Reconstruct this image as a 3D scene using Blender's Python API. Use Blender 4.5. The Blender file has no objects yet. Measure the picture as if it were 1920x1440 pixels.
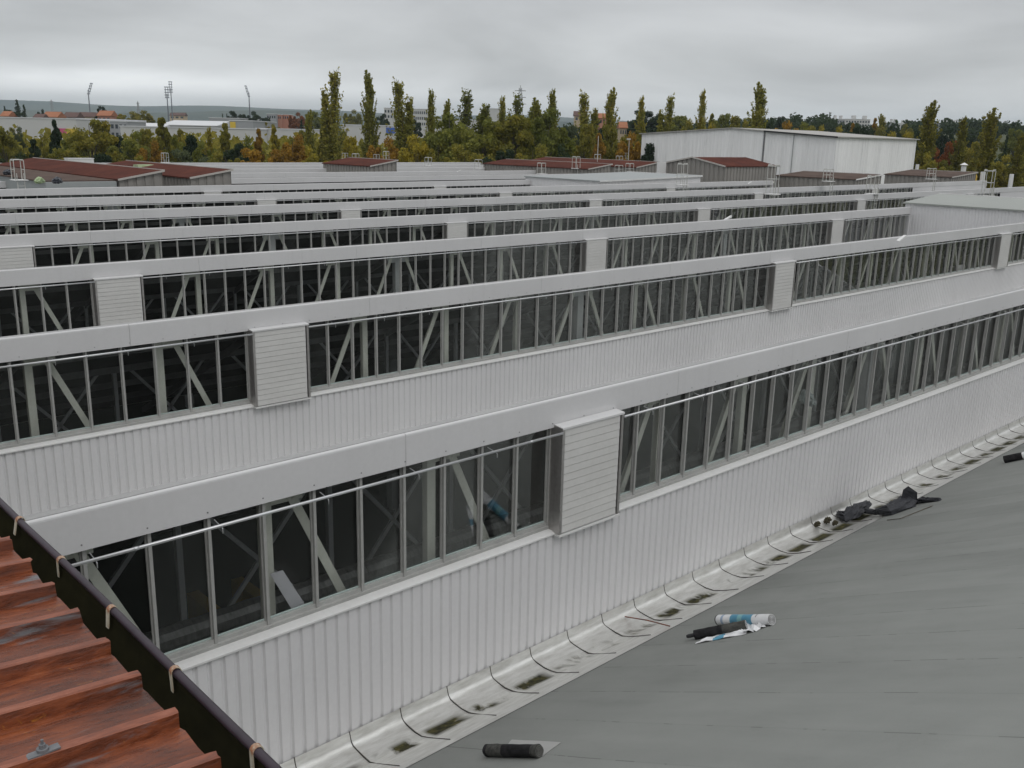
import bpy, math, random
import numpy as np
from mathutils import Vector, Matrix
random.seed(7)
rng = np.random.default_rng(11)
scn = bpy.context.scene
col = scn.collection
PI = math.pi

# ------------------------------------------------------------------ camera
CAMZ = 15.0
F, YAW, PIT, ROL = 1781.12, math.radians(-42.927), math.radians(14.569), math.radians(1.279)
cy_, sy_, cp_, sp_ = math.cos(YAW), math.sin(YAW), math.cos(PIT), math.sin(PIT)
FW = Vector((-sy_*cp_, cy_*cp_, -sp_))
_r = Vector((cy_, sy_, 0)); _u = _r.cross(FW)
RT = math.cos(ROL)*_r + math.sin(ROL)*_u
UP = -math.sin(ROL)*_r + math.cos(ROL)*_u
cam_d = bpy.data.cameras.new('camera'); cam = bpy.data.objects.new('camera', cam_d); col.objects.link(cam)
cam.matrix_world = Matrix(((RT.x, UP.x, -FW.x, 0), (RT.y, UP.y, -FW.y, 0), (RT.z, UP.z, -FW.z, CAMZ), (0, 0, 0, 1)))
cam_d.sensor_width = 36; cam_d.lens = F/1920*36; cam_d.clip_start = .1; cam_d.clip_end = 30000
scn.camera = cam

# ------------------------------------------------------------------ world, sun, exposure
SUN_EL, SUN_AZ = math.radians(48), math.radians(200)
w = bpy.data.worlds.new("World"); scn.world = w; w.use_nodes = True
nt = w.node_tree; nt.nodes.clear(); L = nt.links.new
def N(t, **k):
    n = nt.nodes.new(t)
    for a, b in k.items(): setattr(n, a, b)
    return n
out = N('ShaderNodeOutputWorld'); bg = N('ShaderNodeBackground'); bg.inputs[1].default_value = .1
sky = N('ShaderNodeTexSky', sky_type='NISHITA'); sky.sun_disc = False
sky.sun_elevation = SUN_EL; sky.sun_rotation = SUN_AZ
tc = N('ShaderNodeTexCoord'); sep = N('ShaderNodeSeparateXYZ'); L(tc.outputs['Generated'], sep.inputs[0])
def M(op, a, b=None, c=None):
    n = N('ShaderNodeMath', operation=op)
    for i, v in enumerate((a, b, c)):
        if v is None: continue
        if isinstance(v, (int, float)): n.inputs[i].default_value = v
        else: L(v, n.inputs[i])
    return n.outputs[0]
zz = sep.outputs[2]
ramp = N('ShaderNodeValToRGB'); L(M('MAXIMUM', zz, 0.0), ramp.inputs[0])
cr = ramp.color_ramp; cr.elements[0].position = 0; cr.elements[0].color = (.64, .66, .66, 1)
cr.elements[1].position = 1; cr.elements[1].color = (1.18, 1.19, 1.2, 1)
for ps, c in ((.035, (.63, .64, .645)), (.08, (.585, .595, .60)), (.14, (.50, .508, .518)), (.2, (.40, .407, .417)), (.33, (.52, .53, .54)), (.6, (.9, .91, .92))):
    e = cr.elements.new(ps); e.color = (*c, 1)
den = M('ADD', M('ABSOLUTE', zz), .16)
cx = N('ShaderNodeCombineXYZ'); L(M('DIVIDE', sep.outputs[0], den), cx.inputs[0]); L(M('DIVIDE', sep.outputs[1], den), cx.inputs[1])
n1 = N('ShaderNodeTexNoise'); n1.inputs['Scale'].default_value = .75; n1.inputs['Detail'].default_value = 6; n1.inputs['Roughness'].default_value = .5; n1.inputs['Distortion'].default_value = .4
L(cx.outputs[0], n1.inputs['Vector'])
mr = N('ShaderNodeMapRange'); L(n1.outputs[0], mr.inputs[0]); mr.inputs[1].default_value = .3; mr.inputs[2].default_value = .7; mr.inputs[3].default_value = .80; mr.inputs[4].default_value = 1.30
# thin bright band low in the west (left of the view)
lft = M('MULTIPLY', M('SUBTRACT', sep.outputs[1], sep.outputs[0]), 1.0)
band = M('MULTIPLY', M('SMOOTH_MIN', 1.0, M('MAXIMUM', M('MULTIPLY_ADD', lft, 1.3, .15), 0.0), .1),
         M('EXPONENT', M('MULTIPLY', M('POWER', M('DIVIDE', M('SUBTRACT', M('ADD', zz, M('MULTIPLY', n1.outputs[0], -.018)), .030), .011), 2.0), -1.0)))
tot = M('ADD', mr.outputs[0], M('MULTIPLY', band, .6))
sc_ = N('ShaderNodeVectorMath', operation='SCALE'); L(ramp.outputs[0], sc_.inputs[0]); L(M('MULTIPLY', tot, 10.0), sc_.inputs['Scale'])
mx = N('ShaderNodeMix', data_type='RGBA'); mx.inputs[0].default_value = .04
L(sc_.outputs[0], mx.inputs[6]); L(sky.outputs[0], mx.inputs[7]); L(mx.outputs[2], bg.inputs[0]); L(bg.outputs[0], out.inputs[0])
sd = bpy.data.lights.new('sun', 'SUN'); sd.energy = .5; sd.angle = math.radians(25); sd.color = (1, .97, .93)
so = bpy.data.objects.new('sun', sd); col.objects.link(so)
sdir = Vector((math.sin(SUN_AZ)*math.cos(SUN_EL), math.cos(SUN_AZ)*math.cos(SUN_EL), math.sin(SUN_EL)))
so.rotation_euler = sdir.to_track_quat('Z', 'Y').to_euler(); so.location = (0, 0, 60)
scn.view_settings.view_transform = 'Standard'; scn.view_settings.look = 'None'
scn.view_settings.exposure = 0; scn.view_settings.gamma = 1
scn.render.engine = 'CYCLES'; scn.cycles.max_bounces = 8; scn.cycles.transparent_max_bounces = 24; scn.cycles.volume_bounces = 0

# ------------------------------------------------------------------ pixel helpers (photo coordinates 1920x1440)
def ray(px, py): return FW + (px-960)/F*RT - (py-720)/F*UP
C0 = Vector((0, 0, CAMZ))
def atz(px, py, zc): d = ray(px, py); return C0 + d*(zc/d.z)          # zc: height relative to the camera
def atY(px, py, Y): d = ray(px, py); return C0 + d*(Y/d.y)
def atD(px, py, D): return C0 + ray(px, py)*D

# ------------------------------------------------------------------ materials
MATS = {}
def mat(name, color=(.5, .5, .5), rough=.6, metal=0., build=None, spec=.5):
    if name in MATS: return MATS[name]
    m = bpy.data.materials.new(name); m.use_nodes = True; t = m.node_tree; p = t.nodes['Principled BSDF']
    p.inputs['Base Color'].default_value = (*color, 1); p.inputs['Roughness'].default_value = rough
    p.inputs['Metallic'].default_value = metal; p.inputs['Specular IOR Level'].default_value = spec
    if build: build(t, p)
    MATS[name] = m; return m
def nn(t, typ, **k):
    n = t.nodes.new(typ)
    for a, b in k.items():
        if a in n.inputs: n.inputs[a].default_value = b
        else: setattr(n, a, b)
    return n
def ramp_(t, fac, stops):
    r = t.nodes.new('ShaderNodeValToRGB'); c = r.color_ramp
    c.elements[0].position = stops[0][0]; c.elements[0].color = (*stops[0][1], 1)
    c.elements[1].position = stops[-1][0]; c.elements[1].color = (*stops[-1][1], 1)
    for p, q in stops[1:-1]:
        e = c.elements.new(p); e.color = (*q, 1)
    t.links.new(fac, r.inputs[0]); return r.outputs[0]
def noise(t, scale, detail=4, rough=.55, vec=None, stretch=None, space='Object', dist=0.):
    tc = t.nodes.new('ShaderNodeTexCoord'); o = tc.outputs[space]
    if stretch:
        mp = t.nodes.new('ShaderNodeMapping'); mp.inputs['Scale'].default_value = stretch; t.links.new(o, mp.inputs[0]); o = mp.outputs[0]
    n = t.nodes.new('ShaderNodeTexNoise'); n.inputs['Scale'].default_value = scale; n.inputs['Detail'].default_value = detail
    n.inputs['Roughness'].default_value = rough; n.inputs['Distortion'].default_value = dist
    t.links.new(o, n.inputs['Vector']); return n.outputs[0]
def mathn(t, op, a, b=None, c=None, clamp=False):
    n = t.nodes.new('ShaderNodeMath'); n.operation = op; n.use_clamp = clamp
    for i, v in enumerate((a, b, c)):
        if v is None: continue
        if isinstance(v, (int, float)): n.inputs[i].default_value = v
        else: t.links.new(v, n.inputs[i])
    return n.outputs[0]
def mixc(t, f, a, b):
    n = t.nodes.new('ShaderNodeMix'); n.data_type = 'RGBA'
    for i, v in ((0, f), (6, a), (7, b)):
        if isinstance(v, (int, float)): n.inputs[i].default_value = v
        elif isinstance(v, tuple): n.inputs[i].default_value = (*v, 1)
        else: t.links.new(v, n.inputs[i])
    return n.outputs[2]
def bump(t, p, h, strength=.3, dist=.02):
    b = t.nodes.new('ShaderNodeBump'); b.inputs['Strength'].default_value = strength; b.inputs['Distance'].default_value = dist
    t.links.new(h, b.inputs['Height']); t.links.new(b.outputs[0], p.inputs['Normal'])
def xyz(t, space='Object'):
    tc = t.nodes.new('ShaderNodeTexCoord'); s = t.nodes.new('ShaderNodeSeparateXYZ'); t.links.new(tc.outputs[space], s.inputs[0]); return s.outputs

def painted(c1, c2, scale=1.2, stretch=(1, 1, .15), bstr=.05, streak=0):
    def f(t, p):
        a = noise(t, scale, 5, .6, stretch=stretch)
        b = noise(t, 14, 3)
        m = mathn(t, 'MULTIPLY_ADD', b, .35, mathn(t, 'MULTIPLY', a, .65))
        c = ramp_(t, m, [(.3, c1), (.7, c2)])
        if streak:
            s1 = noise(t, 5, 4, .6, stretch=(1, 1, .05)); s2 = noise(t, .5, 3, .6, stretch=(1, 1, .6))
            k = mathn(t, 'MULTIPLY', mathn(t, 'MULTIPLY', mathn(t, 'SUBTRACT', s1, .50), 5.0, clamp=True), mathn(t, 'MULTIPLY', mathn(t, 'SUBTRACT', s2, .42), 4.0, clamp=True))
            c = mixc(t, mathn(t, 'MULTIPLY', k, streak), c, (.20, .19, .165))
        t.links.new(c, p.inputs['Base Color'])
        r = mathn(t, 'MULTIPLY_ADD', a, .25, p.inputs['Roughness'].default_value-.1); t.links.new(r, p.inputs['Roughness'])
        bump(t, p, a, bstr, .03)
    return f
M_FASCIA = mat('fascia_paint', rough=.42, build=painted((.54, .537, .542), (.61, .607, .612), .4, (1, 1, .6), .14, .10))
M_CAP = mat('cap_metal', rough=.32, build=painted((.56, .56, .56), (.64, .64, .64), 1.5, (.4, 1, 1)))
M_RCAP = mat('weathered_ridge_metal', rough=.55, spec=.3, build=painted((.27, .27, .27), (.38, .38, .375), 1.5, (.4, 1, 1)))
M_WALL = mat('corrugated_white_metal', rough=.40, build=painted((.635, .63, .64), (.71, .705, .715), .4, (1, 1, .5), .03, .0))
M_SILL = mat('sill_metal', rough=.35, build=painted((.62, .62, .61), (.72, .72, .71), 2, (.3, 1, 1)))
M_ALU = mat('window_aluminium', rough=.5, build=painted((.30, .30, .29), (.42, .42, .405), 3, (1, 1, .2)))
M_BEAD = mat('glass_edge', (.42, .5, .48), .25)
M_LOUV = mat('louvre_aluminium', rough=.5, build=painted((.52, .515, .50), (.62, .615, .60), 2.5, (.3, 1, 1)))
M_BOXS = mat('vent_box_steel', rough=.35, metal=.75, build=painted((.33, .31, .30), (.52, .51, .5), 3, (3, 3, .15)))
M_PIPE = mat('galvanised_pipe', (.55, .56, .57), .3, .6)
M_STEEL = mat('cream_painted_steel', rough=.6, build=painted((.60, .60, .54), (.76, .76, .69), 4, (1, 1, .3)))
M_STEELG = mat('grey_painted_steel', rough=.6, build=painted((.42, .43, .44), (.54, .55, .56), 4, (1, 1, .3)))
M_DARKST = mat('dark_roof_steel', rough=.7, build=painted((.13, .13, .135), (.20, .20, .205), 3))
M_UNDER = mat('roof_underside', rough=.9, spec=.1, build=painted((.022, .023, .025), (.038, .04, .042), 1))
M_WHITE = mat('white_metal', rough=.5, build=painted((.6, .6, .59), (.72, .72, .71), 1))
M_BLACK = mat('black_rubber', (.02, .02, .022), .7)

def glassb(t, p):
    o = t.nodes['Material Output']; t.nodes.remove(p)
    tr = nn(t, 'ShaderNodeBsdfTransparent'); tr.inputs[0].default_value = (.915, .925, .92, 1)
    gl = nn(t, 'ShaderNodeBsdfGlossy'); gl.inputs['Roughness'].default_value = .03; gl.inputs[0].default_value = (1, 1, 1, 1)
    fr = nn(t, 'ShaderNodeFresnel'); fr.inputs[0].default_value = 1.5
    # two faces of the pane reflect, and a thin film of dust scatters a little
    f2 = mathn(t, 'MULTIPLY', fr.outputs[0], .30, clamp=True)
    mx = nn(t, 'ShaderNodeMixShader'); t.links.new(f2, mx.inputs[0]); t.links.new(tr.outputs[0], mx.inputs[1]); t.links.new(gl.outputs[0], mx.inputs[2])
    df = nn(t, 'ShaderNodeBsdfDiffuse'); df.inputs[0].default_value = (.4, .42, .4, 1)
    oi = t.nodes.new('ShaderNodeObjectInfo'); d = mathn(t, 'MULTIPLY', mathn(t, 'MULTIPLY', noise(t, 2.2, 5, stretch=(1, 1, .4)), mathn(t, 'POWER', oi.outputs['Random'], 3.0)), .06)
    m2 = nn(t, 'ShaderNodeMixShader'); t.links.new(d, m2.inputs[0]); t.links.new(mx.outputs[0], m2.inputs[1]); t.links.new(df.outputs[0], m2.inputs[2])
    t.links.new(m2.outputs[0], o.inputs[0])
M_GLASS = mat('window_glass', build=glassb)

def membrane(t, p):
    X, Y, Z = xyz(t)
    # felt strips one metre wide running down the slope, each its own tone, lapped at thin dark joints
    fx = mathn(t, 'ADD', X, mathn(t, 'MULTIPLY', noise(t, .8, 2), .05))
    fl = mathn(t, 'FLOOR', fx)
    wn = t.nodes.new('ShaderNodeTexWhiteNoise'); wn.noise_dimensions = '1D'; t.links.new(fl, wn.inputs['W'])
    fr = mathn(t, 'FRACT', fx)
    seam = mathn(t, 'LESS_THAN', fr, .022)
    brk = mathn(t, 'GREATER_THAN', noise(t, 1.1, 3, stretch=(1, 2.4, 1)), .52)
    seam = mathn(t, 'MULTIPLY', seam, mathn(t, 'MULTIPLY_ADD', brk, .35, .10))
    big = noise(t, .28, 4, .6, dist=.5); fine = noise(t, 160, 2); strk = noise(t, .9, 4, stretch=(3, .6, 1))
    v = mathn(t, 'ADD', mathn(t, 'MULTIPLY', big, .45), mathn(t, 'ADD', mathn(t, 'MULTIPLY', wn.outputs[0], .10), mathn(t, 'ADD', mathn(t, 'MULTIPLY', fine, .30), mathn(t, 'MULTIPLY', strk, .25))))
    pd = mathn(t, 'SUBTRACT', 1.0, mathn(t, 'MULTIPLY', mathn(t, 'ABSOLUTE', mathn(t, 'SUBTRACT', noise(t, .55, 4, .55, dist=.7, stretch=(1, .7, 1)), .56)), 60.0), clamp=True)
    dk = mathn(t, 'MULTIPLY', mathn(t, 'SUBTRACT', noise(t, 2.6, 5, .7, stretch=(1.2, .5, 1)), .60), 6.0, clamp=True)
    v = mathn(t, 'SUBTRACT', v, mathn(t, 'ADD', mathn(t, 'MULTIPLY', pd, .02), mathn(t, 'MULTIPLY', dk, .06)))
    c = ramp_(t, v, [(.28, (.145, .151, .142)), (.55, (.222, .230, .218)), (.8, (.275, .283, .268))])
    t.links.new(mixc(t, seam, c, (.07, .07, .068)), p.inputs['Base Color'])
    bump(t, p, mathn(t, 'ADD', fine, mathn(t, 'MULTIPLY', seam, -1.2)), .4, .004)
M_MEMB = mat('bitumen_felt', rough=.9, spec=.2, build=membrane)

def gutterm(t, p):
    X, Y, Z = xyz(t)
    st = noise(t, 5, 6, .65, stretch=(.5, 2.2, 2.2)); n2 = noise(t, 1.9, 5, .6, dist=.6, stretch=(1, .5, 1)); n3 = ramp_(t, mathn(t, 'DIVIDE', X, 45.0), [(.0, (.5,)*3), (.12, (.55,)*3), (.17, (.75,)*3), (.22, (.45,)*3), (.33, (.55,)*3), (.37, (1.,)*3), (.46, (1.1,)*3), (.5, (.4,)*3), (.56, (.95,)*3), (.9, (1.,)*3)])
    base = ramp_(t, st, [(.3, (.52, .515, .485)), (.7, (.76, .76, .74))])
    # moss and silt lie in the bottom of the trough only
    band = mathn(t, 'SUBTRACT', 1.0, mathn(t, 'DIVIDE', mathn(t, 'ABSOLUTE', mathn(t, 'SUBTRACT', Y, 9.36)), .20), clamp=True)
    band = mathn(t, 'MULTIPLY', band, 1.9, clamp=True)
    thr = mathn(t, 'MULTIPLY_ADD', n3, -.31, .70)
    ms = mathn(t, 'MULTIPLY', mathn(t, 'SUBTRACT', mathn(t, 'ADD', n2, mathn(t, 'MULTIPLY', st, .12)), thr), 9.0, clamp=True)
    sg = mathn(t, 'FRACT', mathn(t, 'DIVIDE', mathn(t, 'SUBTRACT', X, 5.43), .867))
    sg = mathn(t, 'MULTIPLY', mathn(t, 'MULTIPLY', mathn(t, 'SUBTRACT', sg, .08), 14.0, clamp=True), mathn(t, 'MULTIPLY', mathn(t, 'SUBTRACT', .93, sg), 5.0, clamp=True))
    ms = mathn(t, 'MULTIPLY', mathn(t, 'MULTIPLY', ms, band), mathn(t, 'MULTIPLY_ADD', sg, .85, .15))
    mossc = ramp_(t, noise(t, 9, 4), [(.38, (.025, .024, .014)), (.58, (.07, .066, .022)), (.75, (.18, .15, .06))])
    c = mixc(t, ms, base, mossc)
    t.links.new(c, p.inputs['Base Color'])
    t.links.new(mathn(t, 'MULTIPLY_ADD', ms, .5, .3), p.inputs['Roughness'])
    p.inputs['Metallic'].default_value = .55
    bump(t, p, noise(t, 3, 3, stretch=(1, 4, 4)), .25, .02)
M_GUT = mat('gutter_metal', rough=.35, build=gutterm)

def rustm(t, p):
    big = noise(t, 2.2, 6, .62, stretch=(.55, 2.2, 2.2), dist=.5); fine = noise(t, 26, 5, .7, stretch=(.35, 1.6, 1.6)); spots = noise(t, 7, 6, .7, dist=1.1)
    v = mathn(t, 'ADD', mathn(t, 'MULTIPLY', big, .6), mathn(t, 'MULTIPLY', fine, .4))
    c = ramp_(t, v, [(.24, (.022, .012, .010)), (.39, (.065, .019, .009)), (.50, (.14, .035, .012)), (.59, (.23, .060, .018)), (.74, (.33, .11, .04))])
    grey = mathn(t, 'MULTIPLY', mathn(t, 'SUBTRACT', noise(t, 1.7, 6, .6, stretch=(.5, 2.5, 2.5), dist=.8), .585), 14, clamp=True)
    c = mixc(t, grey, c, (.15, .16, .17))
    yel = mathn(t, 'MULTIPLY', mathn(t, 'SUBTRACT', spots, .635), 12, clamp=True)
    yel = mathn(t, 'MULTIPLY', yel, mathn(t, 'SUBTRACT', 1.0, grey))
    c = mixc(t, mathn(t, 'MULTIPLY', yel, .8), c, (.42, .17, .022))
    t.links.new(c, p.inputs['Base Color'])
    t.links.new(mathn(t, 'MULTIPLY_ADD', fine, .6, .02), p.inputs['Roughness'])
    bump(t, p, mathn(t, 'ADD', fine, big), .5, .006)
M_RUST = mat('rusted_sheet', rough=.6, build=rustm)
def ribt(t, p):
    v = mathn(t, 'ADD', mathn(t, 'MULTIPLY', noise(t, 2.2, 6, .62, stretch=(.55, 2.2, 2.2), dist=.5), .5), mathn(t, 'MULTIPLY', noise(t, 20, 5, .7, stretch=(.35, 1.6, 1.6)), .5))
    t.links.new(ramp_(t, v, [(.32, (.08, .03, .022)), (.5, (.23, .07, .035)), (.66, (.34, .13, .08))]), p.inputs['Base Color'])
M_RIBT = mat('worn_rib_top', rough=.5, build=ribt)
M_RIM = mat('dark_gutter_paint', rough=.4, spec=.35, build=painted((.022, .016, .022), (.05, .035, .048), 5, (1, .2, 1)))
M_GUTIN = mat('gutter_inside', rough=.9, spec=.08, build=painted((.010, .0095, .005), (.024, .022, .010), 5, (1, .4, 1)))
def strapb(t, p):
    t.links.new(ramp_(t, noise(t, 18, 4), [(.42, (.28, .12, .06)), (.55, (.45, .40, .30)), (.7, (.55, .52, .43))]), p.inputs['Base Color'])
M_STRAP = mat('bracket_strap', rough=.5, build=strapb)
def rroof(t, p):
    X, Y, Z = xyz(t)
    v = mathn(t, 'ADD', mathn(t, 'MULTIPLY', noise(t, .5, 5, .7, space='Object'), .6), mathn(t, 'MULTIPLY', noise(t, 4, 3, stretch=(1, 3, 1)), .4))
    t.links.new(ramp_(t, v, [(.3, (.048, .023, .019)), (.5, (.088, .031, .023)), (.7, (.135, .048, .033))]), p.inputs['Base Color'])
M_RROOF = mat('red_brown_roof_sheet', rough=.95, spec=.06, build=rroof)
def broof(t, p):
    v = noise(t, .6, 5, .7)
    t.links.new(ramp_(t, v, [(.3, (.075, .055, .048)), (.7, (.13, .095, .08))]), p.inputs['Base Color'])
M_BROOF = mat('brown_roof_felt', rough=.95, spec=.06, build=broof)
M_GWALL = mat('grey_ribbed_wall', rough=.6, build=painted((.20, .19, .175), (.28, .265, .245), .8, (1, 1, .15)))
M_GUPST = mat('grey_upstand', rough=.6, build=painted((.27, .29, .29), (.33, .35, .35), .8))
M_TRIM = mat('roof_trim', (.42, .4, .37), .6)
def hallw(t, p):
    a = noise(t, .22, 6, .75, stretch=(3.5, 3.5, .12), dist=.3); b = noise(t, 1.3, 4, .6, stretch=(3, 3, .3))
    v = mathn(t, 'ADD', mathn(t, 'MULTIPLY', a, .7), mathn(t, 'MULTIPLY', b, .3))
    t.links.new(ramp_(t, v, [(.33, (.58, .58, .59)), (.43, (.78, .78, .78)), (.6, (.88, .88, .88))]), p.inputs['Base Color'])
M_HALL = mat('weathered_white_cladding', rough=.6, build=hallw)
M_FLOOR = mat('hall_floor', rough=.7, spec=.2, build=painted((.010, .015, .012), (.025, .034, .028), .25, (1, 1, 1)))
def groundb(t, p):
    v = mathn(t, 'ADD', mathn(t, 'MULTIPLY', noise(t, .006, 6, .6), .6), mathn(t, 'MULTIPLY', noise(t, .05, 5), .4))
    t.links.new(ramp_(t, v, [(.35, (.03, .045, .02)), (.5, (.06, .07, .03)), (.65, (.10, .10, .045))]), p.inputs['Base Color'])
M_GROUND = mat('grassy_ground', rough=1, build=groundb)
def hillb(t, p):
    v = noise(t, .003, 8, .65)
    t.links.new(ramp_(t, v, [(.35, (.02, .035, .025)), (.65, (.055, .065, .035))]), p.inputs['Base Color'])
M_HILL = mat('wooded_hills', rough=1, build=hillb)

def leafm(name, a, b, tip):
    def f(t, p):
        oi = t.nodes.new('ShaderNodeObjectInfo')
        n = noise(t, .55, 4, .7); n2 = noise(t, 3.5, 2)
        v = mathn(t, 'ADD', mathn(t, 'MULTIPLY', n, .65), mathn(t, 'MULTIPLY', n2, .35))
        v = mathn(t, 'ADD', v, mathn(t, 'MULTIPLY_ADD', oi.outputs['Random'], .12, -.06))
        c = ramp_(t, v, [(.34, a), (.52, b), (.68, tip)])
        t.links.new(c, p.inputs['Base Color'])
        o = t.nodes['Material Output']
        tl = nn(t, 'ShaderNodeBsdfTranslucent'); t.links.new(c, tl.inputs[0])
        m = nn(t, 'ShaderNodeMixShader'); m.inputs[0].default_value = .42
        t.links.new(p.outputs[0], m.inputs[1]); t.links.new(tl.outputs[0], m.inputs[2]); t.links.new(m.outputs[0], o.inputs[0])
    return mat(name, rough=.75, build=f, spec=.2)
LEAF = {
 'olive':  leafm('leaf_olive', (0.115, 0.119, 0.024), (0.230, 0.215, 0.038), (0.380, 0.305, 0.050)),
 'poplar': leafm('leaf_poplar', (0.161, 0.169, 0.034), (0.287, 0.277, 0.055), (0.437, 0.350, 0.075)),
 'green':  leafm('leaf_green', (0.103, 0.124, 0.028), (0.196, 0.209, 0.042), (0.310, 0.294, 0.060)),
 'dark':   leafm('leaf_dark', (0.020, 0.036, 0.020), (0.041, 0.062, 0.029), (0.067, 0.090, 0.036)),
 'greygreen': leafm('leaf_greygreen', (0.075, 0.098, 0.051), (0.125, 0.148, 0.072), (0.184, 0.197, 0.087)),
 'yellow': leafm('leaf_yellow', (0.167, 0.156, 0.026), (0.333, 0.278, 0.035), (0.567, 0.443, 0.051)),
 'orange': leafm('leaf_orange', (0.159, 0.098, 0.022), (0.333, 0.197, 0.032), (0.534, 0.328, 0.043)),
 'rust':   leafm('leaf_rust', (0.133, 0.049, 0.022), (0.267, 0.098, 0.035), (0.367, 0.148, 0.051)),
}
M_BARK = mat('bark', rough=.9, build=painted((.05, .042, .03), (.11, .095, .07), 2))

# ------------------------------------------------------------------ mesh helpers
class MB:
    def __init__(s): s.v = []; s.f = []; s.mi = []
    def add(s, vs, fs, mi=0):
        o = len(s.v); s.v += [tuple(q) for q in vs]; s.f += [tuple(i+o for i in f) for f in fs]; s.mi += [mi]*len(fs); return s
    def box(s, x0, x1, y0, y1, z0, z1, mi=0):
        return s.add([(x0,y0,z0),(x1,y0,z0),(x1,y1,z0),(x0,y1,z0),(x0,y0,z1),(x1,y0,z1),(x1,y1,z1),(x0,y1,z1)],
                     [(0,3,2,1),(4,5,6,7),(0,1,5,4),(1,2,6,5),(2,3,7,6),(3,0,4,7)], mi)
    def prism(s, prof, x0, x1, closed=True, mi=0, caps=True):      # profile of (y,z) swept along X
        n = len(prof); vs = [(x0, y, z) for y, z in prof]+[(x1, y, z) for y, z in prof]
        fs = [(i, (i+1) % n, n+(i+1) % n, n+i) for i in range(n if closed else n-1)]
        if closed and caps: fs += [tuple(range(n))[::-1], tuple(range(n, 2*n))]
        return s.add(vs, fs, mi)
    def bar(s, a, b, wd, ht=None, up=(0, 0, 1), mi=0):             # square bar between two points
        a = Vector(a); b = Vector(b); ht = ht or wd; d = (b-a).normalized(); u = Vector(up)
        if abs(d.dot(u)) > .98: u = Vector((1, 0, 0))
        sx = d.cross(u).normalized(); su = sx.cross(d).normalized()
        vs = [p+sx*wd/2*i+su*ht/2*j for p in (a, b) for i, j in ((-1,-1),(1,-1),(1,1),(-1,1))]
        return s.add(vs, [(0,3,2,1),(4,5,6,7),(0,1,5,4),(1,2,6,5),(2,3,7,6),(3,0,4,7)], mi)
    def tube(s, pts, r, n=8, mi=0, caps=True):
        pts = [Vector(q) for q in pts]; rs = r if isinstance(r, (list, tuple)) else [r]*len(pts); vs = []; pu = None
        for i, q in enumerate(pts):
            d = (pts[min(i+1, len(pts)-1)]-pts[max(i-1, 0)]).normalized()
            if pu is None: pu = Vector((0, 0, 1)) if abs(d.z) < .9 else Vector((1, 0, 0))
            sx = d.cross(pu).normalized(); su = sx.cross(d).normalized(); pu = su
            vs += [q+(sx*math.cos(2*PI*k/n)+su*math.sin(2*PI*k/n))*rs[i] for k in range(n)]
        fs = [(i*n+k, i*n+(k+1) % n, (i+1)*n+(k+1) % n, (i+1)*n+k) for i in range(len(pts)-1) for k in range(n)]
        if caps: fs += [tuple(range(n))[::-1], tuple(range((len(pts)-1)*n, len(pts)*n))]
        return s.add(vs, fs, mi)
    def mesh(s, name, mats, smooth=False):
        me = bpy.data.meshes.new(name); me.from_pydata(s.v, [], s.f)
        for m in (mats if isinstance(mats, (list, tuple)) else [mats]): me.materials.append(m)
        if any(s.mi): me.polygons.foreach_set('material_index', s.mi)
        if smooth: me.polygons.foreach_set('use_smooth', [True]*len(s.f))
        me.update(); return me
    def build(s, name, mats, parent=None, smooth=False, loc=None):
        return link(name, s.mesh(name, mats, smooth), parent, loc)
def link(name, me, parent=None, loc=None):
    o = bpy.data.objects.new(name, me); col.objects.link(o)
    if parent is not None: o.parent = parent
    if loc is not None: o.location = loc
    return o
def tag(o, label=None, cat=None, group=None, kind=None):
    if label: o['label'] = label
    if cat: o['category'] = cat
    if group: o['group'] = group
    if kind: o['kind'] = kind
    return o
def empty(name, loc, label, cat, group=None, rz=0):
    o = bpy.data.objects.new(name, None); col.objects.link(o); o.location = loc; o.rotation_euler = (0, 0, rz); o.empty_display_size = .3
    return tag(o, label, cat, group)
ORD = ['nearest', 'second', 'third', 'fourth', 'fifth', 'sixth', 'seventh', 'eighth', 'ninth', 'tenth', 'eleventh', 'twelfth', 'thirteenth', 'fourteenth', 'fifteenth', 'sixteenth', 'seventeenth', 'eighteenth', 'nineteenth', 'twentieth']
def ordn(i):
    base = ['first']+ORD[1:]
    if i < 20: return base[i]
    tens = {2: 'twenty', 3: 'thirty', 4: 'forty', 5: 'fifty', 6: 'sixty', 7: 'seventy'}[(i+1)//10]
    return tens+'-'+base[(i+1) % 10-1] if (i+1) % 10 else {'twenty': 'twentieth', 'thirty': 'thirtieth', 'forty': 'fortieth', 'fifty': 'fiftieth', 'sixty': 'sixtieth', 'seventy': 'seventieth'}[tens]

# ------------------------------------------------------------------ terrain
FH = Vector((FW.x, FW.y, 0)).normalized(); RH = Vector((FH.y, -FH.x, 0))
def sstep(a, b, x): t = max(0, min(1, (x-a)/(b-a))); return t*t*(3-2*t)
def terr(x, y):
    d = x*FH.x+y*FH.y; l = x*RH.x+y*RH.y; a = l/max(d, 1)
    h = 9*sstep(230, 520, d)+6*sstep(500, 1500, d)
    h += sstep(-.05, .35, a)*(14*sstep(260, 650, d)+10*sstep(600, 1500, d))
    h += 2*math.sin(x*.011+1)*math.sin(y*.013)*sstep(250, 500, d)
    return h
v, f = [], []
DS = [-120, -40, 0, 60, 120, 180, 230, 260, 290, 320, 350, 380, 420, 460, 500, 560, 620, 700, 800, 900, 1000, 1150, 1300, 1500, 1800, 2200, 2800, 3500, 4500, 6000, 8500]
NL = 60
for d in DS:
    wdt = 320+abs(d)*1.3
    for k in range(NL+1):
        l = (k/NL*2-1)*wdt; P = FH*d+RH*l; v.append((P.x, P.y, terr(P.x, P.y)-.02))
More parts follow.
